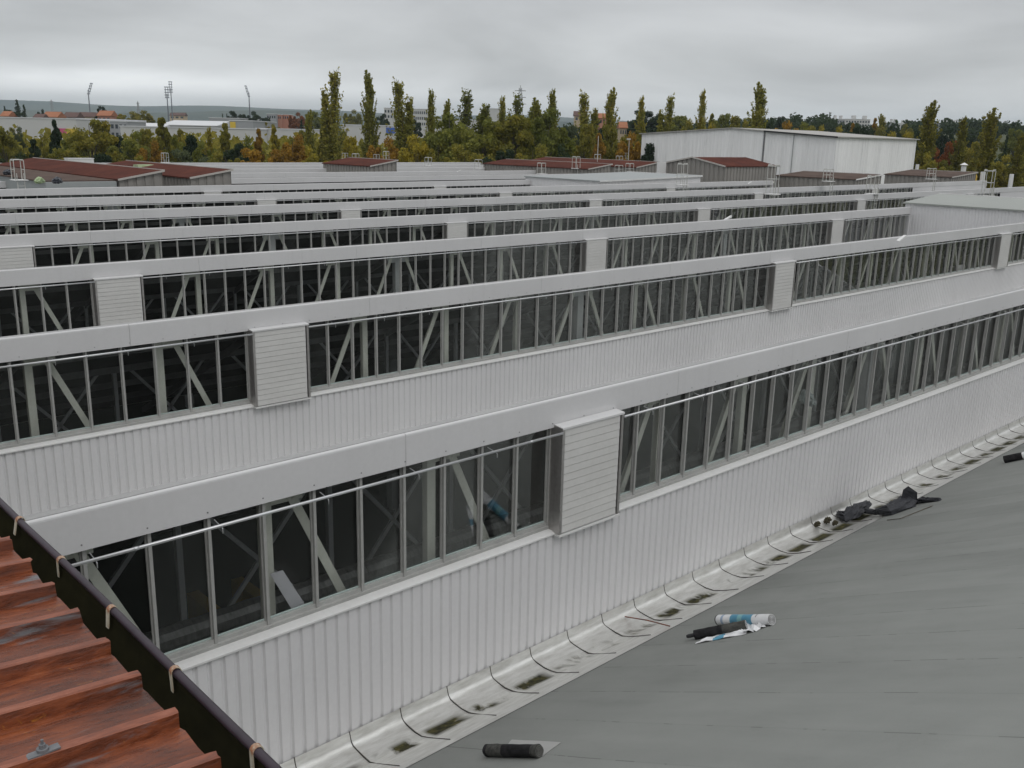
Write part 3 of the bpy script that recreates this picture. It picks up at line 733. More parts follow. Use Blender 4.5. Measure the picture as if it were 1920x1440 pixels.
hoops = [(310, 304, 1.0, 'behind the second red penthouse at left'), (35, 336, 1.15, 'on the flat brown roof at far left'), (647, 297, .75, 'on the far edge of the small dark red penthouse'),
 (667, 306, 1.15, 'at the front of the small dark red penthouse'), (706, 299, .7, 'low one at the back of the small dark red penthouse'), (724, 300, 1.2, 'tallest one behind the small dark red penthouse'),
 (803, 310, .95, 'alone on the silver ridges left of the overlapping red roofs'), (897, 315, .95, 'touching the left end of the lower overlapping red roof'), (1015, 325, 1.05, 'in front of the lower overlapping red roof, left one'),
 (1080, 315, 1.2, 'on the eave of the lower overlapping red roof'), (1120, 304, 1.05, 'on the upper overlapping red roof below a thin mast'), (1161, 307, 1.0, 'on the eave of the upper overlapping red roof'),
 (1173, 297, .9, 'topmost on the upper overlapping red roof, beside a mast'), (1160, 325, .85, 'wide low one behind the pale grey low roof'), (1180, 326, 1.1, 'right one behind the pale grey low roof'),
 (1278, 345, 1.7, 'against the tall grey gabled penthouse wall'), (1447, 362, 2.0, 'at the right corner of the grey gabled penthouse'), (1552, 339, 1.0, 'on the brown penthouse before the white hall'),
 (1634, 362, 1.3, 'at the right end of the brown penthouse before the white hall'), (1745, 335, 1.0, 'on the brown penthouse under the capped chimney'), (1850, 366, 1.9, 'where the stepped silver roof ends at the right'),
 (1140, 311, .8, 'at the foot of the white hall at its left corner')]
for i, (px, py, h, wh) in enumerate(hoops):
    zc = -3.9 if i not in (1, 9, 10, 11, 12, 17, 19) else -3.4
    p = atz(px, py, zc); s = h
    r = empty('ladder_guard_rail', p, 'ladder guard rail '+wh, 'guard rail', 'ladder guard rails on the factory roof')
    r.scale = (1, 1, s)
    link('guard_hoop', ME_H, r); link('foot_plate', ME_F, r)
    if i not in (2, 4, 6, 7): link('ladder', ME_L, r)

# ------------------------------------------------------------------ white hall behind
HX0, HX1, HY0, HY1 = 138., 175.5, 77., 115.
e_near = atY(1569, 262, 77); zE = e_near.z; 
HX0 = e_near.x; far = None
d = ray(1204, 247); t = HX0/d.x; HY1 = (C0+d*t).y; zF = (C0+d*t).z
d = ray(1718, 270); t = 77/d.y; HX1 = (C0+d*t).x
d = ray(1373, 241); t = HX0/d.x; HYm = (C0+d*t).y; zR = (C0+d*t).z
hl = empty('white_hall', (HX0, HY0, 0), 'big white industrial hall with streaked cladding standing behind the factory roofs', 'hall')
q = MB(); zE2 = (zE+zF)/2
ribbed(q, (HX0, HY1), (HX0, HYm), 0, zE2, zR, .7, .035); ribbed(q, (HX0, HYm), (HX0, HY0), 0, zR, zE2, .7, .035); ribbed(q, (HX0, HY0), (HX1, HY0), 0, zE2, zE2, .7, .035); ribbed(q, (HX1, HY0), (HX1, HYm), 0, zE2, zR, .7, .035); ribbed(q, (HX1, HYm), (HX1, HY1), 0, zR, zE2, .7, .035); ribbed(q, (HX1, HY1), (HX0, HY1), 0, zE2, zE2, .7, .035)
q.v = [(x-HX0, y-HY0, z) for x, y, z in q.v]; q.build('wall', M_HALL, hl)
q = MB(); slab([(-.3, -.4, zE2+.1), (HX1-HX0+.3, -.4, zE2+.1), (HX1-HX0+.3, HYm-HY0, zR+.16), (-.3, HYm-HY0, zR+.16)], .15, q)
slab([(-.3, HYm-HY0, zR+.16), (HX1-HX0+.3, HYm-HY0, zR+.16), (HX1-HX0+.3, HY1-HY0+.4, zE2+.1), (-.3, HY1-HY0+.4, zE2+.1)], .15, q); q.build('roof', mat('hall_roof', rough=.7, build=painted((.3, .29, .27), (.42, .41, .39), .3, (1, 1, 1))), hl)
def hall_y(px):
    d = ray(px, 300); return (C0+d*(HX0/d.x)).y-HY0
q = MB(); y1, y2 = hall_y(1430), 0
def ztop(y): return zE2+(zR-zE2)*(y/(HYm-HY0))
q.bar((-.36, y1, ztop(y1)+.02), (-.36, -.3, zE2), .14, .22); q.build('dark_verge', M_BLACK, hl)
for px, wd in ((1430, .24), (1485, .05)):
    y = hall_y(px); MB().box(-.13, .0, y-wd/2, y+wd/2, 0, ztop(y)-.1).build('wall_joint', M_DARKST if px == 1430 else M_GUPST, hl)

# ------------------------------------------------------------------ chimneys, masts, vent
def chimney(px, py0, py1, D, wpx, cap, label):
    a = atD(px, py0, D); b = atD(px, py1, D); r_ = wpx/2*D/F; zb = Z-6
    r = empty('flue_pipe', (a.x, a.y, zb), label, 'flue', 'pale flue pipes at the right')
    ht = b.z-zb; MB().tube([(0, 0, 0), (0, 0, ht)], r_, 16).build('pipe', M_WHITE, r, smooth=False)
    if cap: MB().tube([(0, 0, ht+.12), (0, 0, ht+.35), (0, 0, ht+.45)], [r_*1.7, r_*.6, .03], 16).build('rain_cap', M_WHITE, r); MB().tube([(0, 0, ht), (0, 0, ht+.14)], r_*.5, 8).build('cap_stem', M_DARKST, r)
chimney(1804, 336, 311, 132, 9, True, 'pale flue pipe with conical cap above the brown penthouse')
chimney(1718, 328, 308, 136, 6, False, 'short pale flue pipe at the right corner of the white hall')
chimney(1840, 348, 322, 128, 8.5, False, 'pale flue pipe right beside the yellow gooseneck vent')
chimney(1892, 362, 326, 120, 7.5, False, 'rightmost pale flue pipe, banded, near the photo edge')
p = atD(1826, 345, 128); gv = MB(); r0 = 8*128/F/2
o = MB().tube([(0, 0, -1), (0, 0, .6), (.0, 0, 1.0), (-.12, .12, 1.25), (-.38, .38, 1.3), (-.55, .55, 1.05)], [r0*1.1, r0*1.05, r0, r0, r0*.9, r0*.9], 12).build('gooseneck_vent', mat('yellow_paint', (.50, .33, .05), .6), loc=p, smooth=True)
tag(o, 'yellow gooseneck vent standing between two pale flue pipes', 'vent')
for px, y0, y1, D, lb in ((1120, 304, 255, 125, 'thin pale mast rising from the upper overlapping red roof'), (1178, 300, 261, 128, 'thin pale mast with a small box, left of the white hall')):
    a = atD(px, y0, D); b = atD(px, y1, D); m = MB(); m.tube([(0, 0, -1), (0, 0, b.z-a.z)], .045, 6)
    if px == 1178: m.box(-.35, .1, -.15, .15, b.z-a.z-.1, b.z-a.z+.12)
    tag(m.build('mast', M_RAIL, loc=a), lb, 'mast')

# ------------------------------------------------------------------ small things on the far roofs
def lump(path, radii, name, mats, seed=0, nseg=14, amp=.35, sq=1., loc=None, parent=None, step=6, smooth=False):
    """crumpled tube along a path"""
    r = random.Random(seed); pts = [Vector(q) for q in path]; P = []; R = []
    for i in range(len(pts)-1):
        for k in range(step):
            t = k/step; P.append(pts[i].lerp(pts[i+1], t)); R.append(radii[i]*(1-t)+radii[i+1]*t)
    P.append(pts[-1]); R.append(radii[-1]); m = MB().tube(P, R, nseg)
    out = []
    for i, q in enumerate(m.v):
        c = P[i//nseg]; d = Vector(q)-c; k = i % nseg
        f_ = 1+amp*(math.sin(k*2.3+i//nseg*.9+seed)*.5+r.uniform(-.5, .5)); d = d*f_; d.z *= sq
        out.append(tuple(c+d))
    m.v = out; return m.build(name, mats, parent, loc=loc, smooth=smooth)
M_GREENB = mat('pale_green_bag', rough=.5, build=painted((.25, .34, .16), (.42, .5, .32), 4, (1, 1, 1)))
M_DKBAG = mat('dark_bag', rough=.35, build=painted((.015, .018, .026), (.05, .055, .07), 3, (1, 1, 1)))
for px, py, nm, mt, lb in ((75, 344, 'rubble_bag', M_GREENB, 'pale green rubble bag on the flat brown roof at far left'), (108, 344, 'tarp_bundle', M_DKBAG, 'dark tarp bundle right of the pale green bag at far left'), (15, 328, 'tarp_bundle', M_DKBAG, 'dark tarp bundle at the left edge, behind the guard rail')):
    p = atz(px, py, -3.5); o = lump([(-.3, 0, .1), (0, 0, .2), (.3, .1, .1)], [.13, .27, .1], nm, mt, seed=px, sq=.8, loc=p); tag(o, lb, 'bag' if 'bag' in nm else 'tarp')
p = atz(281, 315, -3.2); m = MB(); m.prism([(-.5, 0), (-.4, .28), (.4, .28), (.5, 0)], -1.6, 1.2); m.v = [(x*.75-y*.1, y, z) for x, y, z in m.v]
tag(m.build('roof_hatch', M_GREENB, loc=p), 'pale green hatch lying on the red-brown roof at left', 'hatch')
p = atz(149, 306, -3.6); m = MB(); m.box(-1.3, 1.3, -.5, .5, 0, .45); m.box(-1.35, 1.35, -.55, .55, .451, .52); tag(m.build('rooftop_unit', M_WHITE, loc=p), 'white rooftop box behind the longest red-brown penthouse', 'rooftop unit')
for px, py, n_, wh in ((1368, 408, 3, 'by the fourth louvre strip, on the third ridge'), (1695, 446, 2, 'on the second ridge below the pale green roof'), (862, 319, 9, 'on the small dark red penthouse ridge'), (1408, 341, 6, 'at the foot of the tall grey gabled penthouse')):
    p = atz(px, py+2, -3.92); p.z = ZT-.05
    m = MB(); a_ = .5; m.add([(-.75, 0, 0), (.35, 0, .38), (.45, .25, .36), (-.6, .3, .02), (-.75, 0, -.04), (.35, 0, .2), (.45, .25, .2), (-.6, .3, -.04)], [(0, 1, 2, 3), (4, 7, 6, 5), (0, 4, 5, 1), (1, 5, 6, 2), (2, 6, 7, 3), (3, 7, 4, 0)])
    m.v = [(x*.55, y*.6, z*.6) for x, y, z in m.v]; tag(m.build('flashing_piece', M_SILL, loc=p), 'bent white flashing piece sticking up '+wh, 'flashing', 'loose white flashing pieces')

# ------------------------------------------------------------------ rolls, wrapping and tarp on the felt roof
NR = Vector((0, .48, 1)).normalized()
def roll(p0, p1, r, name, bands, label, core=True, lump_=0):
    """rolled felt lying on the slope between two contact points; bands = [(t0,t1,matindex)]"""
    p0 = Vector(p0)+NR*r; p1 = Vector(p1)+NR*r; L_ = (p1-p0); c = (p0+p1)/2
    root = empty(name, c, label, 'roll'); m = MB(); n = 22; prev = 0
    d = L_.normalized(); sx = d.cross(NR).normalized(); su = sx.cross(d)
    for (t0, t1, mi) in bands:
        K = 4; vs = []
        for j in range(K+1):
            t = t0+(t1-t0)*j/K; q = p0+L_*t-c
            for k in range(n):
                a_ = 2*PI*k/n; rr = r*(1+.02*math.sin(3*a_+t*9)+lump_*.05*math.sin(5*a_+t*23)+.012*math.sin(t*40)); vs.append(q+(sx*math.cos(a_)+su*math.sin(a_))*rr)
        m.add(vs, [(j*n+k, j*n+(k+1) % n, (j+1)*n+(k+1) % n, (j+1)*n+k) for j in range(K) for k in range(n)], mi)
    return root, m, (c, d, sx, su, p0, p1, r)
M_WRAP = mat('white_wrapping', rough=.35, build=painted((.62, .63, .64), (.75, .75, .76), 5, (1, 1, 1)))
M_BLUE = mat('blue_print', rough=.4, build=painted((.06, .22, .34), (.12, .33, .45), 4, (1, 1, 1)))
M_LBLUE = mat('pale_blue_print', (.30, .38, .50), .4)
M_FELT = mat('black_felt', rough=.8, spec=.1, build=painted((.012, .012, .013), (.035, .034, .036), 9, (1, 1, 1), .4))
M_FELTG = mat('felt_grit', rough=.9, spec=.1, build=painted((.03, .03, .03), (.11, .11, .10), 22, (1, 1, 1)))
M_INK = mat('dark_print', (.04, .04, .05), .6)
def spiral_end(mb, q, d, sx, su, r, mi_a=0, mi_b=1):
    """wound end face of a roll"""
    rings = 7; n = 22
    for i in range(rings):
        ra, rb_ = r*(1-i/rings)*.99, r*(1-(i+1)/rings)*.99+.0015; off = d*(.004 if i % 2 else -.004)
        vs = [q+off+(sx*math.cos(2*PI*k/n)+su*math.sin(2*PI*k/n))*ra for k in range(n)]+[q+off+(sx*math.cos(2*PI*k/n)+su*math.sin(2*PI*k/n))*max(rb_, .004) for k in range(n)]
        mb.add(vs, [(k, (k+1) % n, n+(k+1) % n, n+k) for k in range(n)], mi_a if i % 2 == 0 else mi_b)
# wrapped white-and-blue roll
a = roofp(1350, 1172); b = roofp(1450, 1172); 
root, m, G_ = roll(a, b, .083, 'felt_roll', [(0, .02, 3), (.02, .11, 0), (.11, .155, 2), (.155, .29, 0), (.29, .43, 1), (.43, .52, 4), (.52, .70, 1), (.70, 1, 0)], 'wrapped roofing roll in white and blue printed film, beside a bare black roll')
M_TEAL = mat('teal_print', (.20, .42, .45), .4)
c, d, sx, su, p0, p1, r_ = G_
spiral_end(m, p1-c, d, sx, su, .083, 0, 5); spiral_end(m, p0-c, -d, sx, su, .083, 3, 3)
m.build('wrapped_body', [M_WRAP, M_BLUE, M_LBLUE, M_BLACK, M_TEAL, mat('wound_end_grey', (.3, .3, .3), .6)], root, smooth=False)  # last slot: plain grey for every other ring of the wound end
m = MB()
for i in range(7):
    a_ = PI*(.25+i*.085); q = p0+(p1-p0)*.77-c+(sx*math.cos(a_)+su*math.sin(a_))*.087; e = (sx*-math.sin(a_)+su*math.cos(a_))
    m.add([q, q+d*.02, q+d*.02+e*.012, q+e*.012], [(0, 1, 2, 3)])
m.build('printed_marks', M_INK, root)
# bare black roll with its core sticking out
a = roofp(1305, 1199); b = roofp(1402, 1180)
root, m, G_ = roll(a, b, .072, 'felt_roll', [(0, .55, 0), (.55, 1, 1)], 'bare black roofing roll with a protruding core, torn white wrap at its end', lump_=1)
c, d, sx, su, p0, p1, r_ = G_; spiral_end(m, p1-c, d, sx, su, .072, 2, 2); spiral_end(m, p0-c, -d, sx, su, .072, 0, 0)
m.build('felt', [M_FELT, M_FELTG, M_WRAP], root); MB().tube([p0-c-d*.13, p0-c-d*.10, p0-c+d*.05], [.022, .03, .032], 12).build('core', M_BLACK, root)
# torn white wrapping around it
def sheet(pts, name, mats, label, cat, parent=None, amp=.02, seed=3, n=9, th=.004):
    """crumpled thin sheet spanned by four corners"""
    a, b, c_, d_ = [Vector(q) for q in pts]; cen = (a+b+c_+d_)/4; rr = random.Random(seed); vs = []; me = MB()
    for j in range(n+1):
        for i in range(n+1):
            s, t = i/n, j/n; q = a.lerp(b, s).lerp(d_.lerp(c_, s), t)+NR*(abs(rr.gauss(0, amp))+.008)-cen
            e = min(s, 1-s, t, 1-t)
            if e == 0: q += Vector((rr.uniform(-1, 1), rr.uniform(-1, 1), 0))*amp*.9
            vs.append(q)
    me.add(vs, [(j*(n+1)+i, j*(n+1)+i+1, (j+1)*(n+1)+i+1, (j+1)*(n+1)+i) for j in range(n) for i in range(n)])
    if isinstance(mats, list) and len(mats) > 1: me.mi = [1 if (3 <= i < 5 and j < n-2) else 0 for j in range(n) for i in range(n)]
    o = me.build(name, mats, parent, loc=None if parent else cen); md = o.modifiers.new('t', 'SOLIDIFY'); md.thickness = th
    if label: tag(o, label, cat)
    return o
sheet([roofp(1304, 1208), roofp(1400, 1190), roofp(1395, 1178), roofp(1320, 1200)], 'torn_wrapping', [M_WRAP, M_BLUE], 'torn white and blue wrapping strip lying along the black roll', 'wrapping', amp=.012)
sheet([roofp(1396, 1192), roofp(1436, 1176), roofp(1420, 1166), roofp(1398, 1168)], 'torn_wrapping', M_WRAP, 'crumpled white wrapping at the end of the black roll', 'wrapping', amp=.035, seed=5)
# black roll at the bottom with a pale sheet under it
a = roofp(916, 1418); b = roofp(1014, 1420)
root, m, G_ = roll(a, b, .075, 'felt_roll', [(0, .06, 0), (.06, .35, 1), (.35, .9, 0), (.9, 1, 1)], 'black roofing roll at the bottom edge, lying on a pale sheet', lump_=.6)
c, d, sx, su, p0, p1, r_ = G_; spiral_end(m, p1-c, d, sx, su, .075, 1, 2); spiral_end(m, p0-c, -d, sx, su, .075, 0, 1)
m.build('felt', [M_FELT, M_FELTG, mat('felt_end_grey', (.14, .14, .13), .9)], root)
sheet([roofp(948, 1402), roofp(1018, 1418), roofp(1052, 1393), roofp(960, 1388)], 'pale_sheet', mat('pale_sheet_grey', (.36, .36, .35), .5), 'pale grey sheet tucked under the bottom black roll', 'sheet', amp=.002, n=4)
# black roll at the right edge
a = roofp(1885, 868); b = roofp(1935, 858)
root, m, G_ = roll(a, b, .09, 'felt_roll', [(0, .7, 0), (.7, .8, 1), (.8, 1, 0)], 'black roofing roll with a white band, cut by the right edge', lump_=.6)
c, d, sx, su, p0, p1, r_ = G_; spiral_end(m, p1-c, d, sx, su, .09, 0, 0); spiral_end(m, p0-c, -d, sx, su, .09, 0, 0)
m.build('felt', [M_FELT, M_WRAP], root)
# crumpled black sheeting in and beside the gutter
M_TARP = mat('black_plastic_sheeting', rough=.5, spec=.2, build=painted((.02, .021, .024), (.06, .062, .07), 3, (1, 1, 1), .3))
def gp(px, py): return roofp(px, py)
def surf(x, y):
    if y > 9.15: return Z-8.24
    return ZT-.48*(y-.363)
def onsurf(px, py, up=.06):
    q = roofp(px, py)
    if q.y > 9.7: d = ray(px, py); t = -8.2/d.z; q = C0+d*t
    return Vector((q.x, q.y, max(surf(q.x, q.y), surf(q.x, q.y))+up))
tp = empty('black_sheeting', onsurf(1640, 965, 0), 'long crumpled heap of black sheeting from the gutter up onto the grey felt', 'sheeting'); T0 = tp.location
def P_(px, py, up): return onsurf(px, py, up)-Vector(T0)
lump([P_(1572, 962, .05), P_(1585, 975, .12), P_(1602, 968, .18), P_(1625, 962, .12)], [.06, .12, .16, .09], 'crumpled_end', M_TARP, 4, parent=tp, sq=.8, amp=.38, nseg=20)
lump([P_(1600, 972, .08), P_(1640, 968, .1), P_(1665, 966, .13), P_(1700, 952, .15), P_(1712, 945, .06)], [.10, .09, .17, .20, .05], 'folded_middle', M_TARP, 9, parent=tp, sq=.6, amp=.2, nseg=20)
lump([P_(1705, 946, .05), P_(1730, 943, .07), P_(1762, 939, .03)], [.03, .08, .05], 'trailing_end', M_TARP, 12, parent=tp, sq=.7, amp=.5)
q0 = P_(1706, 950, .1); m = MB(); m.add([q0+Vector((-.25, .12, 0)), q0+Vector((.12, -.1, .02)), q0+Vector((.05, -.1, .26)), q0+Vector((-.1, .05, .40)), q0+Vector((-.22, .1, .33))], [(0, 1, 2, 3, 4)])
o = m.build('raised_flap', M_TARP, tp); md = o.modifiers.new('t', 'SOLIDIFY'); md.thickness = .01
m = MB().tube([onsurf(1663, 976, .012), onsurf(1687, 975, .03), onsurf(1748, 950, .02)], .009, 5); tag(m.build('stick', M_BARK), 'thin dark stick lying below the black sheeting', 'stick')
for i, (px, py, s) in enumerate(((1533, 985, .10), (1552, 978, .12), (1566, 983, .09))):
    q = onsurf(px, py, .06); o = lump([(-s, 0, 0), (0, 0, .02), (s, .02, 0)], [s*.35, s*.55, s*.3], 'debris_clod', mat('wet_debris', rough=.9, spec=.1, build=painted((.03, .027, .02), (.09, .08, .05), 6, (1, 1, 1))), 30+i, loc=q, amp=.5); tag(o, ['leftmost dark clod in the silver gutter left of the black sheeting', 'middle and largest clod in the gutter left of the black sheeting', 'clod touching the left end of the black sheeting'][i], 'debris', 'clods lying in the gutter')
for px, py, rz, ln in ((1845, 1167, .1, .28), (1600, 1162, .2, .09), (1160, 1115, .3, .10), (1540, 1205, -.1, .12), (1700, 1062, .1, .2), (1330, 1300, .2, .12)):
    pass

# ------------------------------------------------------------------ things seen behind the glass
def glasspt(px, py, n=1, dy=.2): return atY(px, py, 10+(n-1)*SP+dy)
def flat4(pts, name, m_, label, cat, th=.006):
    c = sum(pts, Vector())/len(pts); m = MB(); m.add([q-c for q in pts], [tuple(range(len(pts)))]); o = m.build(name, m_, loc=c); md = o.modifiers.new('t', 'SOLIDIFY'); md.thickness = th; return tag(o, label, cat)
flat4([glasspt(506, 1076), glasspt(530, 1069), glasspt(577, 1141), glasspt(550, 1148)], 'board', mat('white_board', (.55, .54, .58), .5), 'pale narrow board leaning behind the nearest window, left of centre', 'board')
def bag(px, py, n, lab, nm, k=1.0):
    q = glasspt(px, py, n, .3); o = lump([(-.16*k, 0, .3*k), (-.08*k, .02, .05*k), (.1*k, 0, .12*k), (.3*k, 0, -.12*k)], [.05*k, .12*k, .08*k, .10*k], nm, mat('clear_bag', rough=.3, build=painted((.2, .27, .27), (.5, .52, .52), 5, (1, 1, 1))), px, loc=q, amp=.5); tag(o, lab, 'plastic bag')
bag(1512, 752, 1, 'pale scrap of plastic on the nearest window right of the louvre box', 'plastic_bag', .9)
M_DUCT = mat('spiral_duct_metal', rough=.3, metal=.8, build=painted((.25, .25, .25), (.45, .45, .45), 5, (4, 1, 1)))
for n, xa, xb in ((1, 2, 40), (2, 5, 60)):
    Yn = 10+(n-1)*SP; m = MB(); P_l = []; R_l = []; x = xa
    while x < xb: P_l.append((x, 0, 0)); R_l.append(.20 if int(x*4) % 2 else .212); x += .25
    m.tube(P_l, R_l, 12); tag(m.build('ventilation_duct', M_DUCT, loc=(0, Yn+2.2, ZS-.9)), 'long ribbed silver duct hanging inside behind the %s row of windows' % ORD[n-1], 'duct', 'ribbed ducts inside the hall')
# yellow travelling crane deep in the hall
cr_ = MB()
for yy in (0, 1.0):
    cr_.box(0, .35, yy, yy+.25, 0, .5)
for i in range(10): cr_.bar((.1, 14*0+.0, .25), (.1, 1.2, .25), .1)
m = MB(); Lc = 9
for xx in (0, 1.1):
    m.box(xx, xx+.28, -Lc/2, Lc/2, 0, .62)
for i in range(7): m.bar((.14, -Lc/2+i*1.25, .5), (1.24, -Lc/2+i*1.25+1.1, .5), .1)
tag(m.build('overhead_crane', mat('crane_yellow', rough=.6, build=painted((.35, .22, .02), (.5, .33, .03), 2)), loc=(8.2, 15.2, Z-11)), 'yellow overhead crane girder in the dark hall behind the nearest windows', 'crane')

# ------------------------------------------------------------------ trees
def quads(centers, size, rnd, flat=.0):
    """many small leaf-sized faces at the given centres"""
    n = len(centers); a = rnd.normal(size=(n, 3)); a[:, 2] *= (1-flat); a /= np.linalg.norm(a, axis=1)[:, None]
    b = rnd.normal(size=(n, 3)); b -= a*np.sum(a*b, axis=1)[:, None]; b /= np.linalg.norm(b, axis=1)[:, None]
    s = size*(.6+.8*rnd.random(n))[:, None]; c = centers
    V = np.stack([c-a*s*.5-b*s*.35, c+a*s*.5-b*s*.30, c+a*s*.55+b*s*.35, c-a*s*.4+b*s*.4], 1).reshape(-1, 3)
    return V
def leafmesh(name, V, m):
    me = bpy.data.meshes.new(name); n = len(V)//4
    me.vertices.add(len(V)); me.vertices.foreach_set('co', V.astype(np.float32).ravel())
    me.loops.add(len(V)); me.loops.foreach_set('vertex_index', np.arange(len(V), dtype=np.int32))
    me.polygons.add(n); me.polygons.foreach_set('loop_start', np.arange(0, 4*n, 4, dtype=np.int32)); me.polygons.foreach_set('loop_total', np.full(n, 4, dtype=np.int32))
    me.materials.append(m); me.update(calc_edges=True); return me
def poplar(seed, H=26., wd=3.0, tops=1, N_=15000):
    r = np.random.default_rng(seed); C = []; br = MB()
    stems = [(0, 0, 1.0, 1.0)] + [(r.uniform(2.1, 2.9)*(1 if k % 2 == 0 else -1), r.uniform(-.6, .6), r.uniform(.74, .88), .6) for k in range(tops-1)]
    for (ox, oy, hf, wf) in stems:
        h = H*hf
        pts = [(ox*.1, oy*.1, -1), (ox*.5, oy*.5, h*.3), (ox, oy, h*.6), (ox*1.05, oy, h*.99)]
        br.tube(pts, [.38*wf, .28*wf, .15*wf, .03], 7)
        nb = int(120*wf)
        for i in range(nb):
            t0 = .06+.86*(i/nb)**1.0; z0 = h*t0; az = r.uniform(0, 2*PI)
            prof = wd*wf*min(1, (t0+.08)/.22)*(1-t0)**.62*r.uniform(.4, 1.25)+.12
            ln = (3.6+3.2*(1-t0))*r.uniform(.7, 1.3)
            cx0, cy0 = ox*min(1, t0/.6), oy*min(1, t0/.6)
            tip = np.array([cx0+math.cos(az)*prof, cy0+math.sin(az)*prof, min(z0+ln, h*r.uniform(.93, 1.02))])
            base = np.array([cx0, cy0, z0])
            if i % 2 == 0: br.tube([tuple(base), tuple(base*.4+tip*.6+np.array([0, 0, -.3])), tuple(tip)], [.07, .04, .012], 4, caps=False)
            k = int(N_/nb/len(stems)*(1.45-1.2*t0)*r.uniform(.25, 1.6)); s = r.random(k); rad = (.36*(1.15-s)*(1.2-.75*t0)+.05)[:, None]
            C.append(base+(tip-base)*s[:, None]**np.array([1.3, 1.3, 1.])+r.normal(size=(k, 3))*rad*np.array([1., 1., 1.5]))
    C = np.concatenate(C); C = C[C[:, 2] > .3]
    return leafmesh('crown', quads(C, .32, r), LEAF['poplar']), br.mesh('trunk', M_BARK)
def broad(seed, H=15., R=4.6, N_=14000, cone=0., loose=0.):
    r = np.random.default_rng(seed); C = []; br = MB()
    br.tube([(0, 0, -1), (.1, 0, H*.25), (.2, .1, H*.5), (.1, .2, H*.9)], [.34, .27, .17, .03], 7)
    nc = 46
    for i in range(nc):
        u = r.normal(size=3); u /= np.linalg.norm(u); rad = r.uniform(.25, 1)**.5
        zc = H*.55+u[2]*rad*H*.42; rr_ = R*(1-cone*max(0, (zc/H-.2))/.8)
        c = np.array([u[0]*rad*rr_, u[1]*rad*rr_, zc]); cr0 = r.uniform(.7, 1.5)*(1-.4*cone)*(R/4.6)
        s = np.array([0, 0, max(H*.12, zc*.62-abs(u[0])*1.2)])
        if i % 2 == 0: br.tube([tuple(s), tuple(s*.45+c*.55+np.array([0, 0, .3])), tuple(c)], [.12, .06, .015], 4, caps=False)
        k = int(N_/nc*r.uniform(.5, 1.4)*(1-.45*loose)); q = r.normal(size=(k, 3)); q /= np.linalg.norm(q, axis=1)[:, None]; q *= (r.random(k)**.45)[:, None]
        C.append(c+q*np.array([cr0, cr0, cr0*.8]))
    C = np.concatenate(C)
    return leafmesh('crown', quads(C, .34, r), LEAF['olive']), br.mesh('trunk', M_BARK)
def conifer(seed, H=12., R=2.6, N_=3800):
    r = np.random.default_rng(seed); C = []; br = MB(); br.tube([(0, 0, -1), (0, 0, H*.97)], [.25, .03], 6)
    lay = 24
    for i in range(lay):
        z = H*(.06+.92*i/lay); rr_ = R*(1-i/lay)**.85+.12
        for k in range(int(9-4*i/lay)):
            az = r.uniform(0, 2*PI); n = int(N_/lay/7*(1.3-i/lay)); s = r.random(n)
            C.append(np.stack([math.cos(az)*rr_*s, math.sin(az)*rr_*s, z-.35*s*rr_], 1)+r.normal(size=(n, 3))*.16)
    C = np.concatenate(C); return leafmesh('crown', quads(C, .34, r), LEAF['dark']), br.mesh('trunk', M_BARK)
POP = [poplar(1, tops=1), poplar(2, tops=2), poplar(3, wd=2.6), poplar(4, tops=3, wd=2.8)]
BRO = [broad(11), broad(12, R=5.0), broad(13, R=4.0, cone=.6), broad(14, R=4.4, loose=.8), broad(15, R=4.8, cone=.3)]
CON = [conifer(21), conifer(22, R=3.2)]
PH_, BH_, CH_ = 26., 15., 12.
def tree(kind, var, px, ptop, wpx, D, leaf, name, label, cat='tree', group=None):
    lst, H0, W0 = {'p': (POP, PH_, 5.6), 'b': (BRO, BH_*.97, 8.0), 'c': (CON, CH_, 4.6)}[kind]; me, tr = lst[var]
    top = atD(px, ptop, D); x, y = top.x, top.y; zb = terr(x, y); h = max(2.5, top.z-zb); wr = wpx*D/F
    r = empty(name, (x, y, zb), label, cat, group, rz=random.uniform(0, 6.28))
    r.scale = (wr/W0, wr/W0, h/H0)
    if kind == 'p': r.rotation_euler = (0, 0, random.choice((0, PI))+YAW+random.uniform(-.3, .3))
    for nm, m_ in (('trunk', tr), ('crown', me)):
        o = link(nm, m_, r)
        if nm == 'crown' and leaf: o.material_slots[0].link = 'OBJECT'; o.material_slots[0].material = LEAF[leaf]
    return r
